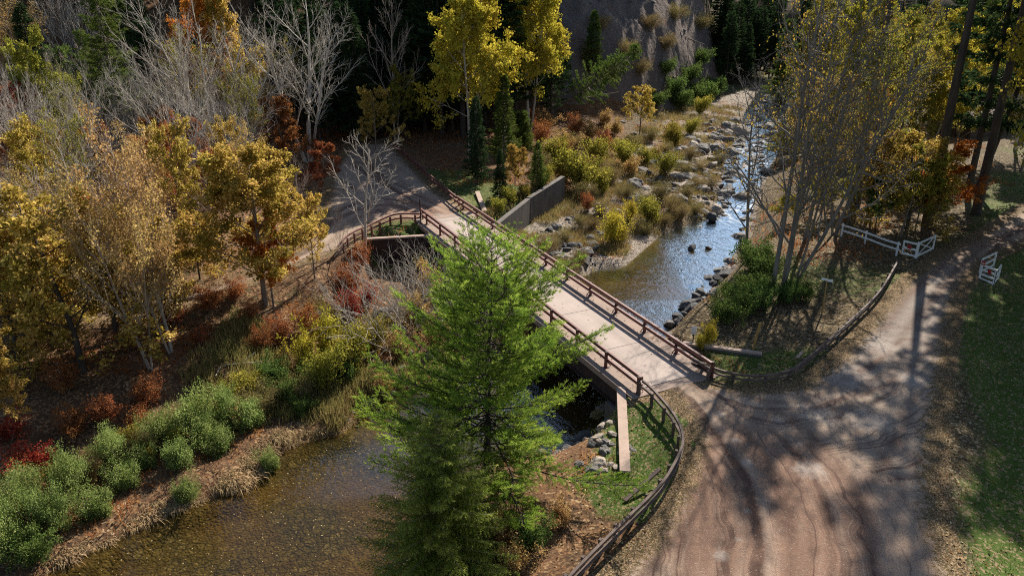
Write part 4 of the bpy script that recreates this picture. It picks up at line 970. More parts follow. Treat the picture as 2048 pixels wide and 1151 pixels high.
rocks_px([(1045,480),(1130,440),(1190,400),(1215,450),(1190,520),(1130,540),(1085,500)], 75, .18, .8, (1,1,2,0), 'grey slab among weeds on the rocky flat below the concrete wall', 'rocks below the concrete wall', z=-2.7, line=False)
rocks_px([(1130,495),(1180,485),(1195,500),(1160,515)], 14, .45, .85, (0,0,1), 'blue black slab in the heap near the stream edge below the wall', 'dark slab heap', .4, z=-2.6)
rocks_px([(1230,400),(1260,360),(1330,300),(1420,240),(1540,240),(1510,340),(1450,420),(1400,420)], 210, .25, 1.5, (1,1,0,2), 'grey brown boulder in the rocky upstream bed', 'boulders in the upstream bed', z=-2.8, line=False)
rocks_px([(1450,440),(1480,380),(1500,330),(1540,270),(1570,220)], 70, .3, 1.5, (1,0,1,2), 'wet boulder standing in the rapids upstream', 'boulders in the rapids', 1.6)
rocks_px([(770,640),(830,700),(800,770),(900,740)], 26, .25, .8, (0,1,1), 'dark boulder in the brush on the bank behind the pine', 'boulders in the brush behind the pine', 1., z=-2.7)
rocks_px([(720,812),(660,870)], 6, .15, .35, (2,2,1), 'small pale stone at the water edge beside the straw tussocks', 'pale stones by the tussocks', .5, z=-3.1)
x, y = G(1378,612,-3.1); rock(x, y, .85, 0, 'large lone dark boulder standing in the blue water near the riprap', zz=-3.15, name='boulder')
x, y = G(1383,497,-3.1); rock(x, y, .55, 0, 'dark rock alone midstream in the sparkling riffle', zz=-3.15, name='boulder')
x, y = G(1416,495,-3.1); rock(x, y, .38, 0, 'small flat dark rock beside the midstream riffle rock', zz=-3.15, name='boulder')
x, y = G(1425,437,-3.); rock(x, y, 1.1, 0, 'big rounded boulder at the tip of the grassy gravel bar', zz=-2.95, name='boulder')
x, y = G(1425,565,-3.1); rock(x, y, .4, 0, 'dark rock just off the riprap near the leafless tree trunks', zz=-3.15, name='boulder')
x, y = G(1270,372,-2.6); rock(x, y, 1.3, 1, 'broad grey ledge rock in the brush left of the upstream bed', zz=-2.6, name='boulder')
x, y = G(1480,263,-2.6); rock(x, y, 1.7, 2, 'long pale slab lying in the upstream bed below the bare slope', zz=-2.7, name='boulder')
SPEC.sort(key=lambda q: -q[0][2]*(40/(q[0][1]+1e-6))*(9 if 'name' in q[1] else 1))
for a, k, _ in SPEC[:292]: rock_now(*a, **k)
bv = []; bq = []; nb_ = 0
def extra(n, px, z, s0, s1):
    P = GL(px, z); A = np.array(P); c = 0
    while c < n:
        x = rnd.uniform(A[:,0].min(), A[:,0].max()); y = rnd.uniform(A[:,1].min(), A[:,1].max())
        if sdist(np.array([x]), np.array([y]), P)[0] < 0: SPEC.append(((x, y, s0+(s1-s0)*rnd.random()**2, 1), {}, 0)); c += 1
SPEC[292:] = SPEC[292:]
extra(420, [(1230,420),(1290,340),(1350,280),(1430,235),(1560,235),(1520,340),(1450,430),(1350,440)], -2.8, .15, .75)
extra(190, [(1445,425),(1500,400),(1530,330),(1580,240),(1600,180),(1540,180),(1490,250),(1455,330)], WZ, .3, 1.2)
extra(120, [(1045,480),(1130,440),(1190,400),(1215,450),(1190,520),(1130,540),(1085,500)], -2.7, .12, .4)
extra(420, [(1160,20),(1480,20),(1480,190),(1300,240),(1180,200)], 8, .1, .7)
for (x, y, s_, tone, *_r), k, _ in SPEC[292:]:
    for q in range(3):
        xx, yy = x+nr.normal()*.3*(q > 0), y+nr.normal()*.3*(q > 0); m = RK[nr.randint(7)][0]; a = np.empty(len(m.vertices)*3, np.float32); m.vertices.foreach_get('co', a); a = a.reshape(-1, 3)
        f = np.empty(len(m.loops), np.int32); m.loops.foreach_get('vertex_index', f); ss = s_*(1 if q == 0 else .5); an = nr.rand()*6.28
        a = np.stack([a[:,0]*math.cos(an)-a[:,1]*math.sin(an), a[:,0]*math.sin(an)+a[:,1]*math.cos(an), a[:,2]*.8], 1)*ss; bv.append(a+np.array((xx, yy, max(tz(xx, yy), WZ-.12)+ss*.1))); bq.append(f.reshape(-1, 3)+nb_); nb_ += len(a)
link('rubble', mesh_np('rubble', np.concatenate(bv), np.concatenate(bq), M['rock_grey']), kind='stuff', label='small stones strewn between the boulders along the stream', category='stones')
# ------------------------------------------------------------------ trees
hero_pine('hero_pine', 13.5, 7.9, 77); hero_spruce('hero_spruce', 7.6, 3.5, 78)
SINGLE = []
def tp(*a, **k):
    o = tree_px(*a, **k); SINGLE.append((o.location.x, o.location.y)); return o
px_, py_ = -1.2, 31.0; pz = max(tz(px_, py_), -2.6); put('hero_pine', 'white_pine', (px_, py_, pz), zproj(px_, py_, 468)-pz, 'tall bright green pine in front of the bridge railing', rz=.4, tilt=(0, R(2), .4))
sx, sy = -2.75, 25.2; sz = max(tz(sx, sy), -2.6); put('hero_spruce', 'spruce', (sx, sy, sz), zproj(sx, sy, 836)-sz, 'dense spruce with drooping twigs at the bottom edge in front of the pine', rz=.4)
tp('bare_a', 'leafless_tree', 617, 325, -70, 'tall grey leafless tree with forking trunk left of the dark road bend', wide=1.0, rz=1.2)
tp('bare_b', 'leafless_tree', 447, 335, -40, 'pale leafless tree fanning out of several stems above the golden maple', wide=1.05, rz=.5)
tp('bare_a', 'leafless_tree', 395, 345, 10, 'slim leafless tree leaning left beside the fanned one', wide=.8, rz=3.5, tilt=(0, R(-14), .7))
tp('bare_c', 'leafless_tree', 790, 285, -30, 'thin dark leafless tree in the forest shade behind the road end', wide=.6)
tp('bare_small', 'leafless_tree', 731, 525, 262, 'spreading grey leafless tree in front of the curved far rail', rz=.3)
tp('bare_c', 'leafless_tree', 690, 565, 400, 'slender young leafless tree left of the far wing wall', wide=.35)
tp('gold_maple', 'golden_tree', 532, 612, 288, 'round golden yellow tree left of the far rail, orange at its lowest leaves', wide=1.3, rz=2.)
tp('orange_tree', 'orange_tree', 548, 618, 420, 'small orange tree tucked under the round golden tree', wide=.9)
tp('gold_loose', 'golden_tree', 630, 560, 380, 'small golden tree right behind the round golden tree', wide=.8)
tp('tan_sparse', 'autumn_tree', 342, 706, 215, 'tall thin leafed tree with twin dark trunks on the leaf covered slope', wide=.75, rz=.8, tilt=(0, R(-5), .8))
tp('tan_sparse', 'autumn_tree', 303, 740, 330, 'pale trunked tan tree left of the twin dark trunks', wide=.8, rz=2.2)
tp('gold_low', 'golden_tree', 168, 745, 385, 'sparse golden tree with crooked dark trunk at the left', wide=1.2, rz=2.6)
tp('gold_low', 'golden_tree', 235, 690, 420, 'yellow brown tree between the crooked golden tree and the pale tan tree', wide=1.1, rz=.6)
tp('gold_low', 'orange_tree', 40, 720, 450, 'brownish golden tree at the left edge above the crooked golden tree', wide=1.3)
tp('bare_b', 'autumn_tree', 85, 600, 275, 'fine twigged leafless tree at the left edge', wide=1.3)
tp('gold_loose', 'autumn_tree', 5, 925, 660, 'pale yellow pink leafed tree cut by the left edge above the shrub row', wide=1.05)
tp('orange_tree', 'orange_tree', 215, 560, 365, 'bright orange tree on the left forest edge above the lawn', wide=1.1)
for i, (u, v, vt, k, w) in enumerate([(500,478,250,'tan_sparse',.8),(432,490,250,'bare_c',.9),(380,510,240,'gold_loose',.8),(300,530,290,'tan_sparse',.9),(250,550,330,'bare_c',1.),(150,565,330,'tan_sparse',1.),(600,470,300,'bare_c',.8),(345,455,250,'rust_tree',1.),(470,440,290,'rust_tree',1.1),(60,530,300,'bare_b',1.1),(20,560,330,'tan_sparse',1.)]):
    tp(k, 'woodland_tree', u, v, vt, 'thin woodland tree between the golden trees and the leafless ones at left', wide=w, group='thin woodland trees at left')
for u, v, vt, w, lab in ((95,650,450,1.2,'yellow brown tree above the path at the far left'),(305,640,440,1.,'olive gold tree between the pale tan tree and the round golden tree'),(15,610,420,1.2,'golden tree cut by the left edge above the path'),(215,610,430,1.1,'golden brown tree behind the crooked golden tree'),(400,560,420,.9,'small golden tree on the path side of the round golden tree')):
    tp('gold_low', 'golden_tree', u, v, vt, lab, wide=w)
tp('light_pine', 'pine_tree', 250, 300, -20, 'light green pine in the upper left forest', wide=.8)
tp('light_pine', 'pine_tree', 205, 290, 60, 'light green pine standing left of the taller light pine', wide=.6)
tp('olive_tree', 'olive_tree', 120, 330, 55, 'yellow green leafed tree in the upper left beside the light pine', wide=.75)
tp('red_tree', 'red_tree', 65, 345, 165, 'dark red tree at the upper left under the leaning pale branch', wide=1.2)
tp('bare_c', 'leafless_tree', 130, 430, 120, 'leaning pale leafless tree in front of the dark red tree', wide=.7, tilt=(0, R(-22), .5))
tp('orange_tree', 'orange_tree', 412, 290, -45, 'orange crowned tree near the top left behind the fanned leafless tree', wide=.75)
tp('gold_maple', 'golden_tree', 475, 285, -25, 'golden tree near the top behind the fanned leafless tree', wide=.65)
tp('gold_loose', 'golden_tree', 520, 300, 90, 'small golden tree between the two big leafless trees', wide=.8)
tp('rust_tree', 'rust_tree', 575, 330, 190, 'rust brown tree low between the two big leafless trees', wide=1.1)
tp('rust_tree', 'rust_tree', 645, 385, 285, 'rust orange tree beside the shaded road bend', wide=1.1)
tp('gold_loose', 'golden_tree', 752, 330, 172, 'golden topped small tree at the left side of the shaded road', wide=.95)
tp('olive_tree', 'olive_tree', 795, 290, 130, 'dim olive tree behind the golden topped one by the shaded road', wide=.9)
tp('yellow_tree', 'yellow_tree', 940, 330, -40, 'big yellow green tree at top centre left of the twin pale trunks', wide=1.0, rz=1.)
tp('yellow_tree', 'yellow_tree', 1060, 268, -70, 'tall bright yellow tree at top centre with clustered pale trunks', wide=.9, rz=2.)
tp('green_tree', 'green_tree', 1105, 225, 55, 'green tree at the lower right of the tall bright yellow tree', wide=.7)
tp('green_fir', 'fir_tree', 1008, 335, 150, 'green fir below the gap between the two big yellow trees', wide=.8)
tp('round_cedar', 'evergreen_bush', 1040, 305, 222, 'rounded bright green evergreen beneath the pale trunks', wide=1.)
tp('gold_maple', 'yellow_tree', 1030, 385, 290, 'small round yellow tree above the concrete wall', wide=.9)
tp('dark_fir', 'fir_tree', 955, 370, 195, 'dark fir in shade left of the small round yellow tree', wide=.8)
tp('dark_fir', 'fir_tree', 1000, 400, 300, 'short dark fir just above the grass behind the far railing', wide=.9)
tp('green_fir', 'fir_tree', 1075, 380, 285, 'bushy green fir right of the small round yellow tree', wide=1.)
tp('green_fir', 'fir_tree', 1185, 150, 22, 'dark green fir clinging to the top left of the bare slope', wide=.9)
x, y, z = hit(1108, 222); put('light_pine', 'leaning_pine', (x, y, z), 15.5, 'evergreen leaning far over to the right across the bare slope', rz=0, wide=.8, tilt=(R(10), R(52), 0))
x, y, z = hit(1112, 212); m = MB(); m.cyl((0,0,0), (9.5,.5,1.6), .16, .07, 8); o = m.build('fallen_log', M['bark_mid'], None, label='bare fallen trunk stretched right below the leaning evergreen', category='log'); o.location = (x, y, z+.4)
x, y, z = hit(1120, 225); m = MB(); m.cyl((0,0,0), (5.5,-3.,-1.6), .15, .06, 8); o = m.build('fallen_log', M['bark_mid'], None, label='fallen trunk slanting down the brush under the other fallen trunk', category='log'); o.location = (x, y, z+.4)
x, y, z = hit(1376, 80); m = MB(); m.cyl((0,0,0), (3.,-1.,-1.), .14, .06, 8); o = m.build('fallen_log', M['bark_mid'], None, label='small dark log lying high on the bare slope', category='log'); o.location = (x, y, z+.25)
x, y, z = hit(470, 737); m = MB(); m.cyl((-2.2,0,.1), (1.6,.3,.35), .07, .03, 6); m.cyl((-.9,0.2,.15), (-.6,-1.6,.4), .04, .02, 6); m.cyl((.3,.1,.25), (1.1,.9,.7), .03, .015, 6); o = m.build('fallen_branch', M['bark_pale'], None, label='grey dead branch lying on the weedy slope above the shrub row', category='branch'); o.location = (x, y, z)
tp('gold_loose', 'yellow_tree', 1278, 275, 172, 'airy yellow orange tree at the foot of the bare slope', wide=1.35)
# right bank
for i, (u, v, vt, w, k, lab, tl) in enumerate([
    (1543, 592, -230, .62, 'spread_bare', 'big grey leafless tree with clustered trunks at the stream bank by the lawn', None),
    (1563, 590, -230, .62, 'spread_leafy', 'thinly leafed grey trunked tree right beside the clustered leafless trunks', (0, R(4), 1.)),
    (1590, 572, -180, .6, 'spread_leafy', 'thinly leafed tree with trunk leaning right over the lawn', (0, R(12), 0)),
    (1492, 520, 120, .8, 'spread_bare', 'lower leafless tree spreading left over the rapids', (0, R(-8), 0)),
    (1668, 470, 0, .9, 'spread_leafy', 'sparse yellow green tree behind the white fence end', None),
    (1735, 440, 20, .9, 'olive_sparse', 'sparse yellow green tree behind the middle of the white fence', None)]):
    tp(k, 'leafless_tree' if 'leafless' in lab and 'leafed' not in lab else 'sparse_tree', u, v, vt, lab, wide=w, rz=i*1.3+.4, tilt=tl)
tp('olive_tree', 'olive_tree', 1800, 475, 290, 'dark green leafed tree over the white fence, just left of the orange one', wide=1.1)
tp('orange_tree', 'orange_tree', 1862, 450, 285, 'orange and olive tree beside the road behind the open gate', wide=1.5)
tp('gold_low', 'golden_tree', 1812, 468, 275, 'broad low golden tree behind the white fence next to the orange one', wide=1.4)
tp('gold_loose', 'golden_tree', 1740, 440, 260, 'golden olive tree over the middle of the white fence', wide=1.3)
tp('spread_bare', 'leafless_tree', 1610, 480, -40, 'grey leafless tree standing back from the stream behind the leaning trunks', wide=.8)
tp('gold_maple', 'orange_tree', 1598, 300, 165, 'golden orange tree glowing behind the leafless trunks', wide=.7)
tp('gold_loose', 'golden_tree', 1700, 390, 230, 'yellow brown tree behind the white fence further back', wide=.9)
tp('dark_pine', 'pine_tree', 1935, 388, -420, 'dark double trunked giant pine beside the road at the right', wide=.62, rz=.2)
tp('dark_pine', 'pine_tree', 1952, 384, -380, 'dark pine trunk leaning right against the giant pine', wide=.6, rz=2.2, tilt=(0, R(10), 0))
tp('yellow_tree', 'yellow_tree', 1900, 215, 20, 'yellow tree glowing behind the cabin roof', wide=.9)
tp('yellow_tree', 'yellow_tree', 2010, 225, -10, 'yellow green tree at the top right corner by the pavilion', wide=.9)
tp('olive_tree', 'olive_tree', 1830, 250, 30, 'yellow olive tree left of the cabin roof', wide=.9)
# shade trees with crowns mostly out of view, added to dapple road and lawn
for (x, y, h, k, lab) in [(37.5, 69, 38, 'tall_pine', 'towering pine with a bare trunk rising behind the orange and olive tree'), (32.5, 73, 36, 'tall_pine', 'towering pine with a bare trunk further back behind the white fence'), (43.5, 72, 36, 'tall_pine', 'towering pine with a bare trunk beside the far bend of the road'), (53, 72, 28, 'dark_pine', 'tall dark pine just beyond the right edge by the road'),
                          (46, 60, 24, 'yellow_tree', 'tall leafy tree beyond the right edge across the road'), (44, 49, 22, 'olive_tree', 'leafy tree beyond the right edge by the lawn'), (40, 41, 20, 'olive_tree', 'leafy tree past the right edge nearest the lawn corner'), (36, 32, 17, 'gold_loose', 'leafy tree past the lower right corner'), (36.5, 51, 24, 'olive_sparse', 'olive leafed tree past the right edge above the middle lawn'), (43, 62, 28, 'yellow_tree', 'tall yellow tree past the right edge near the double trunked giant'), (38.5, 50, 21, 'olive_sparse', 'sparse leafy tree just past the right edge opposite the lawn gate'), (35.5, 42, 18, 'tan_sparse', 'tan leafed tree past the right edge above the lower lawn'), (43, 57, 25, 'olive_sparse', 'tall sparse leafy tree past the right edge behind the lawn gate')]:
    put(k, 'shade_tree', (x, y, tz(x, y)), h, lab, wide=.8)
for i, (u, v, h, k) in enumerate([(905,255,23,'dark_pine'),(870,245,24,'dark_pine'),(835,240,23,'dark_fir'),(915,235,22,'dark_fir'),(885,225,24,'dark_pine'),(800,240,24,'dark_fir'),(765,245,22,'dark_pine'),(850,262,21,'dark_fir'),(735,250,20,'dark_fir'),(700,240,20,'dark_pine'),(780,222,22,'dark_pine'),(985,215,27,'dark_pine'),(1012,225,26,'dark_fir'),(955,215,27,'dark_pine'),(1030,200,26,'dark_pine'),(930,225,26,'dark_fir'),(970,235,25,'dark_fir')]):
    x, y, z = hit(u, v); SINGLE.append((x, y)); put(k, 'evergreen', (x, y, z), h, 'tall dark evergreen in the deep shade between the road end and the yellow trees', group='tall dark evergreens behind the road end', wide=.8)
for i, (u, v, vt, k, w) in enumerate([(1780,345,90,'olive_tree',1.),(1850,330,60,'yellow_tree',.8),(1760,290,20,'olive_tree',1.),(2040,345,60,'olive_tree',1.1),(1700,270,-10,'yellow_tree',.8),(1640,250,0,'olive_tree',1.),(1600,240,-20,'olive_tree',.9),(1820,300,90,'gold_loose',1.),(1730,340,170,'orange_tree',1.1),(1660,340,150,'gold_loose',1.2),(2030,300,-30,'yellow_tree',.9),(1560,215,40,'green_fir',.9),(1700,430,330,'olive_tree',1.4),(1750,455,350,'green_tree',1.3),(1830,455,340,'olive_tree',1.4)]):
    tp(k, 'woodland_tree', u, v, vt, 'yellow and olive leafed woodland tree behind the white fence and the cabin', wide=w, group='woodland trees behind the white fence')
for x, y, h in ((-6.5,106,26),(-2,107,27),(.5,111,23),(5.5,114,14),(-4,113,27),(-9.5,108,25)):
    SINGLE.append((x, y)); put('dark_pine', 'evergreen', (x, y, tz(x, y)), h, 'tall dark evergreen in the deep shade between the road end and the yellow trees', group='tall dark evergreens behind the road end', wide=.95)
# hillside forest
FG = {'gold_low': 'low crowned golden tree in the left woods', 'bare_b': 'pale many stemmed leafless tree in the hillside forest', 'dark_fir': 'dark fir in the shaded forest on the hillside', 'dark_pine': 'dark pine in the shaded forest on the hillside', 'olive_sparse': 'sparse olive leafed tree in the hillside forest', 'tan_sparse': 'tan thin leafed tree in the hillside forest',
      'rust_tree': 'rust coloured small tree in the hillside forest', 'green_tree': 'green leafed tree in the hillside forest', 'bare_c': 'leafless tree in the hillside forest', 'light_pine': 'light green pine in the hillside forest', 'gold_loose': 'golden leafed tree in the hillside forest', 'yellow_tree': 'yellow green tree in the forest beyond the cabin', 'olive_tree': 'olive leafed tree in the forest beyond the cabin', 'green_fir': 'green fir in the hillside forest'}
HH = {'gold_low': (7,10), 'bare_b': (10,14), 'dark_fir': (11,16), 'dark_pine': (13,18), 'olive_sparse': (10,15), 'tan_sparse': (9,13), 'rust_tree': (6,9), 'green_tree': (8,12), 'bare_c': (9,14), 'light_pine': (11,16), 'gold_loose': (8,12), 'yellow_tree': (11,15), 'olive_tree': (9,13), 'green_fir': (7,11)}
placed = list(SINGLE)
def forest(n, x0, x1, y0, y1, kinds, dmin, cond):
    c = 0
    for _ in range(n*30):
        if c >= n: break
        x = rnd.uniform(x0, x1); y = rnd.uniform(y0, y1)
        if any((x-a)**2+(y-b)**2 < dmin**2 for a, b in placed): continue
        A1 = np.array([x]); B1 = np.array([y])
        if not cond(x, y): continue
        if min(sdist(A1, B1, ROADL)[0], sdist(A1, B1, ROADR)[0]) < 2.5 or sdist(A1, B1, RIVER)[0] < 2.5 or sdist(A1, B1, FP1)[0] < 2: continue
        fw = y*math.cos(PIT)+(HC-0)*math.sin(PIT)
        if abs(x)/fw > .72: continue
        k = rnd.choice(kinds); placed.append((x, y)); z = tz(x, y); h = rnd.uniform(*HH[k])
        nm = {'dark_fir': 'fir_tree', 'dark_pine': 'pine_tree', 'light_pine': 'pine_tree', 'green_fir': 'fir_tree', 'bare_c': 'leafless_tree', 'bare_b': 'leafless_tree'}.get(k, 'forest_tree')
        put(k, nm, (x, y, z-.1), h, FG[k], group=FG[k]+'s', wide=rnd.uniform(.85, 1.1)); c += 1
    print('forest', c)
inscar = lambda x, y: 5 < x < 46 and float(hill(np.array([x]), np.array([y]))[0]) < 19
forest(75, -95, 4, 112, 152, ['dark_fir','dark_pine','dark_pine','dark_fir','dark_fir','green_fir','bare_c','rust_tree'], 3.6, lambda x, y: not inscar(x, y) and y > 118-.05*x)
forest(20, -30, -3, 106, 124, ['dark_fir','dark_pine'], 2.8, lambda x, y: True)
forest(40, -80, -15, 96, 116, ['dark_fir','olive_sparse','rust_tree','green_tree','dark_fir','bare_c','green_tree','bare_b','bare_b','dark_pine','tan_sparse'], 3.6, lambda x, y: True)
forest(24, -50, -22, 62, 96, ['tan_sparse','bare_b','gold_low','rust_tree','bare_c','olive_sparse','bare_b'], 3.8, lambda x, y: x < -22-.15*(y-62) )
forest(26, 42, 66, 152, 185, ['dark_fir','dark_pine'], 3., lambda x, y: True)
forest(26, 2, 60, 140, 190, ['dark_fir','dark_pine','dark_fir'], 3.8, lambda x, y: not inscar(x, y) and float(hill(np.array([x]), np.array([y]))[0]) > 3)
forest(34, 62, 125, 122, 185, ['yellow_tree','olive_tree','dark_pine','light_pine','olive_tree','olive_sparse'], 4.8, lambda x, y: True)
forest(16, 42, 66, 88, 150, ['olive_tree','yellow_tree','olive_sparse','olive_sparse'], 4.8, lambda x, y: x > 30+.16*(y-60) and not (54 < x < 80 and 88 < y < 122))


forest(44, 45, 125, 188, 245, ['dark_fir','dark_pine','dark_fir','olive_tree'], 3.8, lambda x, y: True)
# ------------------------------------------------------------------ shrubs and tussocks
def shr(k, L, label, group, cat='shrub', name='shrub', hs=(.8, 1.2)):
    for a in L:
        u, v, vt = a[:3]; w = a[3] if len(a) > 3 else 1.
        tree_px(k, name, u, v, vt, label, cat, group if len(L) > 1 else None, wide=w)
shr('willow_shrub', [(60,1045,945,.7),(145,1000,895,.7),(228,935,850,.7),(335,900,812,.7),(395,885,785,.75),(460,852,775,.7),(20,1110,1000,.7),(110,1065,965,.7),(420,880,815,.7)], 'leafy green willow shrub in the row along the near left bank', 'willow shrubs along the left bank')
shr('willow_low', [(290,935,880,.85),(195,1035,968,.85),(440,905,845,.85),(50,990,930,.9),(255,975,918,.85),(500,855,790,.85),(360,930,870,.8)], 'low spreading willow clump in the row along the near left bank', 'low willow clumps along the left bank')
shr('green_shrub', [(575,805,750,.9),(630,775,720,.9),(550,775,715,.9),(610,835,790,.8),(690,765,705,.8),(70,1130,1065,.9)], 'round green bush at the upper end of the left bank shrub row', 'green bushes at the upper end of the row')
shr('willow_low', [(372,1000,950,.8)], 'small willow bush standing out toward the water from the row', None)
shr('willow_low', [(540,940,897,.8)], 'small bush overhanging the shallow water among the straw tussocks', None)
shr('olive_shrub', [(700,750,655,.9),(745,710,640,.9),(505,800,740,.9),(455,815,765,.9),(650,780,690,.8)], 'grey olive bush on the weedy slope above the green row', 'olive bushes on the weedy slope')
shr('yellow_shrub', [(655,720,615,.75),(610,745,660,.75)], 'yellow green sapling clump on the slope left of the boulder brush', 'yellow sapling clumps on the slope')
shr('red_shrub', [(705,640,580,.9),(735,615,565,.8)], 'red orange sumac shrub on the bank left of the pine', 'sumac shrubs left of the pine')
shr('red_shrub', [(65,950,885,1.2),(20,880,830,1.3),(100,930,890,1.2)], 'dark red low shrub at the left edge above the green row', 'red shrubs at the left edge')
shr('rust_shrub', [(215,845,785,1.1),(300,810,745,1.),(280,860,810,1.),(150,870,810,1.1),(130,780,720,1.2)], 'rust orange shrub in the leaf litter at left', 'rust shrubs at the left')
shr('rust_shrub', [(620,680,600,1.),(560,690,630,1.),(520,700,650,1.),(720,540,480,1.),(700,590,520,1.)], 'rusty brown shrub on the weedy slope below the golden tree', 'rust shrubs on the weedy slope')
shr('tan_shrub', [(838,660,575,.8),(870,700,640,.9),(800,720,650,.9),(770,790,735,.9),(860,600,520,.8),(1040,680,610,1.1),(1010,700,640,1.),(1075,690,630,1.)], 'orange tan leaved shrub on the bank behind the pine', 'orange tan shrubs behind the pine')
for i, (u, v, vt) in enumerate([(790,690,500),(845,650,480),(880,600,455),(740,650,510),(930,640,520)]):
    tree_px('bare_brush', 'bare_shrub', u, v, vt, 'spray of bare grey branches below the far wing wall', 'shrub', 'bare brush below the far wing wall', wide=1.1)
shr('yellow_shrub', [(1228,490,412,.9),(1260,440,395,.8)], 'yellow green willow bush on the gravel flat by the stream', 'yellow willow bushes on the gravel flat')
shr('olive_shrub', [(1300,445,390,1.),(1290,330,290,1.),(1200,385,330,1.1),(1160,380,300,1.),(1250,330,275,1.),(1130,360,290,1.),(1330,350,300,1.),(1190,330,270,1.),(1100,330,270,1.),(1345,295,245,1.),(1400,230,190,1.),(1380,270,235,1.)], 'olive brush on the flat and slope below the leaning evergreen', 'olive brush below the leaning evergreen')
shr('weed_shrub', [(1130,485,455,.9),(1160,455,425,.9),(1345,425,385,1.),(1370,400,365,1.),(1320,400,360,1.),(1220,370,325,1.),(1130,560,510,1.1),(1090,510,470,1.),(1160,530,495,1.),(1360,440,405,1.),(1265,300,265,1.),(1300,285,250,1.),(1150,300,265,1.),(1080,340,300,1.),(1395,380,350,1.),(1400,345,320,1.)], 'weedy tan green clump on the rocky flat beside the stream', 'weed clumps on the rocky flat')
shr('rust_shrub', [(1175,420,385,1.),(1120,335,280,1.),(1080,290,240,1.),(1150,270,225,1.),(1060,260,215,1.),(1210,300,255,1.)], 'rust and brown brush on the slope below the yellow trees', 'rust brush below the yellow trees')
shr('tan_shrub', [(1130,300,255,1.2),(1180,280,235,1.1),(1230,270,235,1.1),(1210,250,215,1.),(1260,350,310,1.1),(1310,320,285,1.),(1090,260,215,1.1),(1340,270,235,1.),(1170,350,310,1.1),(1240,310,275,1.1)], 'tan leaved brush on the slope under the fallen logs', 'tan brush under the fallen logs')
shr('weed_shrub', [(1200,430,395,1.1),(1185,460,430,1.),(1240,480,450,1.),(1290,470,440,1.),(1330,450,425,1.),(1390,430,405,1.),(1420,380,350,1.),(1440,330,300,1.),(1380,320,290,1.),(1290,420,380,1.1),(1250,400,365,1.1),(1170,400,360,1.1),(1110,500,475,.9),(1330,310,280,1.),(1370,350,320,1.1)], 'low tan green brush between boulders upstream of the bridge', 'low brush between the upstream boulders')
shr('green_shrub', [(1345,190,150,1.3),(1375,165,125,1.3),(1400,205,160,1.3),(1360,215,175,1.3),(1425,190,150,1.3),(1330,150,115,1.2),(1440,150,115,1.3),(1400,130,95,1.2),(1310,215,180,1.2)], 'green scrub growing on the right part of the bare slope', 'green scrub on the bare slope')
shr('weed_shrub', [(35,1000,950,1.3),(105,1045,985,1.2),(175,960,905,1.2),(260,925,870,1.2),(300,905,845,1.2),(480,840,785,1.2),(530,820,765,1.2),(600,800,750,1.2),(350,870,815,1.2)], 'dry tan weeds poking out of the willow row', 'dry weeds in the willow row')
shr('weed_shrub', [(1200,60,25,1.4),(1250,110,75,1.4),(1300,60,25,1.4),(1220,160,125,1.3),(1350,40,5,1.4),(1280,150,115,1.3),(1400,60,25,1.4),(1330,100,65,1.3),(1180,120,85,1.3),(1440,90,50,1.4)], 'thin dry scrub rooted on the bare eroded slope', 'dry scrub on the bare slope')
shr('olive_shrub', [(120,985,925,.7),(255,915,850,.7),(300,930,885,.7),(420,860,800,.7),(40,1060,990,.7),(350,905,850,.7)], 'olive grey bush mixed into the green willow row', 'olive bushes mixed into the willow row')
shr('tan_shrub', [(185,975,925,.7),(480,860,810,.7),(90,1020,970,.7)], 'small tan leaved bush in a gap of the willow row', 'tan bushes in the willow row')
shr('rust_shrub', [(420,620,570,1.3),(350,650,600,1.2),(470,600,555,1.2),(260,700,655,1.2),(400,690,650,1.1),(500,640,600,1.1)], 'low rusty brush on the leafy clearing left of the golden tree', 'rusty brush on the leafy clearing')
shr('red_shrub', [(1117,372,345,1.2)], 'small bright red shrub on top of the concrete wall end', None)
shr('olive_shrub', [(1085,375,330,1.),(1050,395,365,1.),(1020,405,370,1.1),(1000,425,395,1.)], 'grassy olive shrub on the bank behind the concrete wall', 'olive shrubs behind the concrete wall')
shr('green_shrub', [(1450,650,592,1.),(1480,630,570,1.),(1500,600,545,1.1),(1520,620,570,1.),(1455,600,560,.9),(1600,600,560,1.3),(1575,605,562,1.2),(1530,560,500,1.2),(1505,540,480,1.1)], 'green bush at the feet of the leafless trees on the lawn bank', 'green bushes at the leafless trees')
shr('yellow_shrub', [(1418,690,640,.8),(1400,700,665,.8)], 'yellow green bush behind the small white sign', 'yellow green bushes behind the white sign')
shr('green_shrub', [(1060,1100,1040,1.)], 'dark green bush in the leaves right of the spruce', None)
shr('tan_shrub', [(1000,1090,1010,1.),(1030,1140,1080,1.),(1120,1050,1000,1.)], 'tan leaved shrub between the spruce and the road rail', 'tan shrubs between spruce and rail')
shr('olive_tree', [(1550,330,250,1.5),(1650,330,200,1.2),(1560,450,380,1.6),(1640,430,330,1.3)], 'small olive tree low behind the leafless trunks', 'small olive trees behind the leafless trunks', 'tree', 'small_tree')
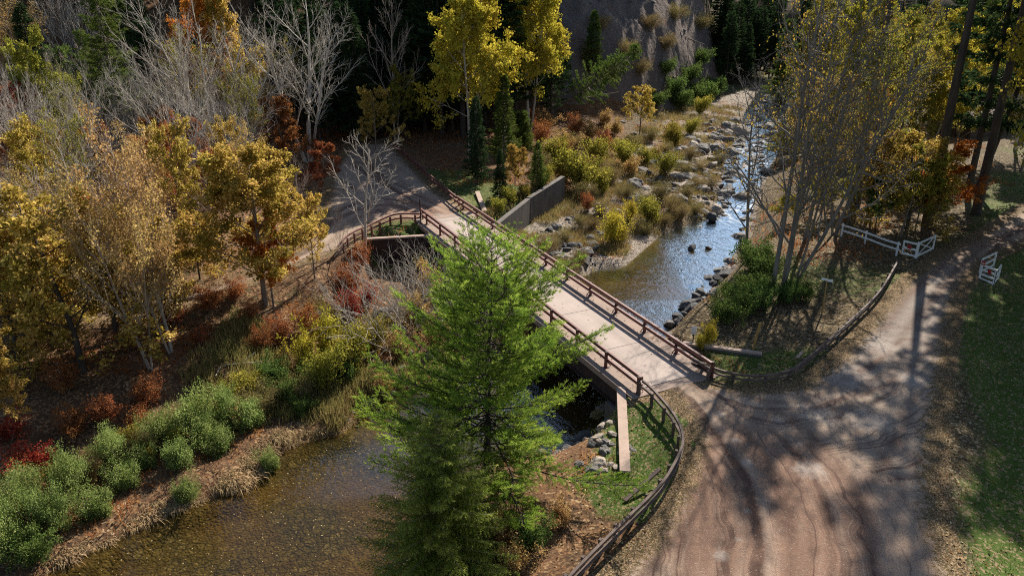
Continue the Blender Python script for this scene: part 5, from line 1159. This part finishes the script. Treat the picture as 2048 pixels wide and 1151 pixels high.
def arc_mesh(key, n, L, W, mat, lean, spread=1., seed=0):
    P0 = nr.normal(size=(n,3))*.16*spread; P0[:,2] = 0; a = nr.rand(n)*6.283; out = .35+.65*nr.rand(n)
    d = np.stack([np.cos(a)*out*.7+lean[0], np.sin(a)*out*.7+lean[1], np.full(n, 1.1)], 1); d = unit(d); LL = L*(.6+.6*nr.rand(n)); V = []; pts = []
    for q in (0, .35, .7, 1.): pts.append(P0+d*LL[:,None]*q*(1-.1*q)+np.array((0,0,-1.))*(LL*.95*q*q)[:,None])
    s = unit(np.cross(d, nr.normal(size=(n,3))))*W*.5; rv = .6*nr.rand(n)+.4*vn(P0[:,0]*9, P0[:,1]*9, 1.)
    parts = []
    for i, (w0, w1) in enumerate(((1,1),(1,.8),(.8,.2))):
        parts.append((np.stack([pts[i]-s*w0, pts[i]+s*w0, pts[i+1]+s*w1, pts[i+1]-s*w1], 1).reshape(-1,3), np.repeat(rv, 4)))
    return quadmesh(key, parts, LM[mat])
TU = [arc_mesh('tussock', 420, 1.05, .03, 'straw', (.35*math.cos(q), .35*math.sin(q)), 1.4) for q in (-.8, -.4, 0.)]
TL = [(130,1110),(160,1090),(210,1082),(240,1060),(262,1048),(290,1030),(312,1022),(345,1010),(355,985),(400,1000),(420,985),(440,970),(460,958),(478,962),(500,945),(490,925),(520,925),(560,895),(585,880),(600,865),(640,855),(655,830),(690,845),(675,812),(705,820),(640,820),(665,795),(610,850),(560,870),(520,900),(730,800),(450,940),(310,1000),(370,1015)]
TL = [q for i, q in enumerate(TL) if i % 7 != 3]
for u, v in TL:
    x, y, z = hit(u, v); o = link('grass_tussock', rnd.choice(TU), None, label='drooping straw coloured grass tussock along the shallow water edge', category='grass tussock', group='straw tussocks along the water edge')
    s = rnd.choice((.8,.95,1.1,1.3,1.5,1.65)); o.location = (x, y, max(z, WZ)-.05); o.scale = (s, s, s*rnd.uniform(.8, 1.)); o.rotation_euler = (0, 0, rnd.uniform(-.5, .5))
# ------------------------------------------------------------------ ground cover
def scat(n, x0, x1, y0, y1, dens):
    x = nr.uniform(x0, x1, n); y = y0*(y1/y0)**nr.rand(n)
    fw = y*math.cos(PIT)+HC*math.sin(PIT); ok = np.abs(x)/fw < .68; x, y = x[ok], y[ok]
    k = dens(x, y) > nr.rand(len(x)); return x[k], y[k]
def roadd(x, y): return np.minimum(sdist(x, y, ROADR), sdist(x, y, ROADL))
def onbridge(x, y): sb = x*BS[0]+y*BS[1]; nb = x*BN[0]+y*BN[1]; return (sb > -66.5) & (sb < -30.8) & (nb > 22) & (nb < 28.4)
def cover(name, n, box, dens, mat, L, W, cat, label, up=1.4, tuft=4, spread=.12):
    x, y = scat(n, *box, dens); z = T(x, y); ok = (z > WZ+.03) & ~onbridge(x, y); x, y, z = x[ok], y[ok], z[ok]
    C = np.repeat(np.stack([x, y, z-.02], 1), tuft, 0); C[:, :2] += nr.normal(size=(len(C), 2))*spread; N = len(C)
    D = nr.normal(size=(N,3))*.55; D[:,2] = up; cv = np.repeat(nr.rand(len(x)), tuft)
    link(name, quadmesh(name, [blades(C, D, L*(.5+nr.rand(N)), W, .6*cv+.4*nr.rand(N))], LM[mat]), kind='stuff', label=label, category=cat)
    print(name, N)
gi = lambda x, y: np.clip(S((x-(2.5+.53*y))/4)*S((100-y)/20)*(.2+.8*vn(x, y, 7, 31)) + S((4-seg_dist(x, y, GL([(1285,790),(1330,850),(1300,960)], 0), False))/2) + S((7-seg_dist(x, y, GL([(900,360),(960,385),(990,400)], 0), False))/3) + S((1.5-sdist(x, y, GL([(720,470),(790,440),(860,450),(865,470)], 0)))/1) + S((2-sdist(x, y, GL([(1370,700),(1440,735),(1580,725),(1620,700),(1530,705)], 0)))/2) + .35*S((4-seg_dist(x, y, GL([(0,590),(380,540),(560,560),(420,620),(330,640)], 0), False))/3), 0, 1)*S((roadd(x, y)-.2)/.8)
cover('grass', 60000, (-40, 60, 22, 95), gi, 'grass', .16, .035, 'grass', 'short green grass with fallen leaves beside the road and wing walls', spread=.18)
cover('weeds', 130000, (-5, 45, 55, 145), lambda x, y: S((-sdist(x, y, FP1)+2.5)/2.5)*S((vn(x, y, 3, 51)-.35)/.2)*.9, 'weed', .42, .05, 'weeds', 'tan green weeds growing between the rocks of the flat', spread=.2)
wslope = [(a, b) for a, b in GL([(480,640),(640,600),(800,600),(820,720),(700,800),(560,780),(430,800),(380,740)], -1.2)]
cover('goldenrod', 26000, (-22, 2, 34, 58), lambda x, y: S((1-sdist(x, y, wslope))/2)*S((vn(x, y, 2.2, 52)-.3)/.2), 'weed', .55, .06, 'weeds', 'dry goldenrod stalks on the leafy slope below the golden tree', up=2.6, tuft=5)
cover('undergrowth', 60000, (-60, 60, 30, 150), lambda x, y: S((roadd(x, y)-1)/2)*(1-S((x-(8+.1*y))/3)*S((62-y)/5))*S((vn(x, y, 4, 53)-.5)/.15)*.5*S((sdist(x, y, RIVER)-.4)/1.), 'rust', .3, .10, 'undergrowth', 'brown and rust undergrowth of dead leaves and ferns in the woods', up=.8, tuft=5, spread=.3)
cover('bank_grass', 16000, (-30, 2, 24, 48), lambda x, y: S((2.2-sdist(x, y, RIVER))/1.)*S((2.-np.abs(sdist(x, y, FP2)))/2+.3), 'weed', .4, .04, 'grass', 'dry grass fringe behind the straw tussocks on the left bank', spread=.15, tuft=6)
def fallen(name, n, box, dens, size, label, lift=.03):
    x, y = scat(n, *box, dens); z = T(x, y); ok = (z > WZ+.02) & ~onbridge(x, y); x, y, z = x[ok], y[ok], z[ok]; N = len(x)
    C = np.stack([x, y, z+lift+.03*nr.rand(N)], 1); V, r = leaves(C, size, None, 2.2)
    link(name, quadmesh(name, [(V, r)], LM['fallen']), kind='stuff', label=label, category='leaves'); print(name, N)
fallen('fallen_leaves', 150000, (-45, 60, 22, 100), lambda x, y: np.clip(.25+.6*vn(x, y, 3, 54), 0, 1)*S((roadd(x, y)+.6)/1.)*(.35+.65*S((x-(3+.12*y))/3))*(1-.72*S((x-(3+.53*y))/3)), .115, 'dry fallen leaves strewn over lawn and forest floor')
fallen('road_leaves', 7000, (0, 60, 22, 90), lambda x, y: .02+.5*S((roadd(x, y)+1.2)/1.2), .065, 'few fallen leaves and pebbles scattered on the dirt road', .05)
x, y = scat(4500, -26, 4, 22, 44, lambda x, y: S((-sdist(x, y, RIVER))/1)*.35); C = np.stack([x, y, np.full(len(x), WZ+.012)], 1)
V, r_ = leaves(C, .07, .5+.5*nr.rand(len(x)), 30.); link('floating_leaves', quadmesh('floating_leaves', [(V, r_)], LM['fallen']), kind='stuff', label='tiny pale leaves floating on the brown shallow water', category='leaves')

n_ = 260; q_ = nr.rand(n_); nn_ = np.where(nr.rand(n_) < .75, np.where(nr.rand(n_) < .5, 22.6+.9*nr.rand(n_), 26.7+1.1*nr.rand(n_)), 23.4+3.2*nr.rand(n_)); ss_ = -66+35*q_
C = np.stack([BS[0]*ss_+BN[0]*nn_, BS[1]*ss_+BN[1]*nn_, np.full(n_, .055)], 1); V, r_ = leaves(C, .10, None, 3.)
link('deck_leaves', quadmesh('deck_leaves', [(V, r_)], LM['fallen']), kind='stuff', label='scattered dry leaves on the bridge deck', category='leaves')
# ------------------------------------------------------------------ light, sky, camera
AZ, EL = R(27), R(35.5)
sd = np.array((math.sin(AZ)*math.cos(EL), math.cos(AZ)*math.cos(EL), math.sin(EL)))
L = bpy.data.lights.new('sun', 'SUN'); L.energy = 5.; L.angle = R(.55); L.color = (1., .93, .82)
lo = bpy.data.objects.new('sun', L); COL.objects.link(lo)
from mathutils import Vector
lo.rotation_euler = Vector(tuple(sd)).to_track_quat('Z', 'Y').to_euler(); lo.location = (30, 60, 60)
W = bpy.data.worlds.new('World'); SC.world = W; W.use_nodes = True; nt = W.node_tree; bg = nt.nodes['Background']
sky = nt.nodes.new('ShaderNodeTexSky'); sky.sky_type = 'NISHITA'; sky.sun_disc = False; sky.sun_elevation = EL; sky.sun_rotation = AZ; sky.air_density = 1.; sky.dust_density = .6
nt.links.new(sky.outputs[0], bg.inputs[0]); bg.inputs[1].default_value = .07
cam = bpy.data.cameras.new('camera'); co = bpy.data.objects.new('camera', cam); COL.objects.link(co); SC.camera = co
cam.sensor_width = 36; cam.lens = 36*F/2048; cam.clip_end = 3000; co.location = (0, 0, HC); co.rotation_euler = (R(90)-PIT, 0, 0)
SC.view_settings.view_transform = 'Standard'; SC.view_settings.look = 'None'; SC.view_settings.exposure = 1.02; SC.view_settings.gamma = 1
SC.cycles.max_bounces = 6; SC.cycles.diffuse_bounces = 3; SC.cycles.glossy_bounces = 2; SC.cycles.transmission_bounces = 4; SC.cycles.transparent_max_bounces = 8
SC.cycles.caustics_reflective = False; SC.cycles.caustics_refractive = False
SC.cycles.use_denoising = False; SC.cycles.use_adaptive_sampling = True
SC.cycles.pixel_filter_type = 'BLACKMAN_HARRIS'; SC.cycles.filter_width = 1.05
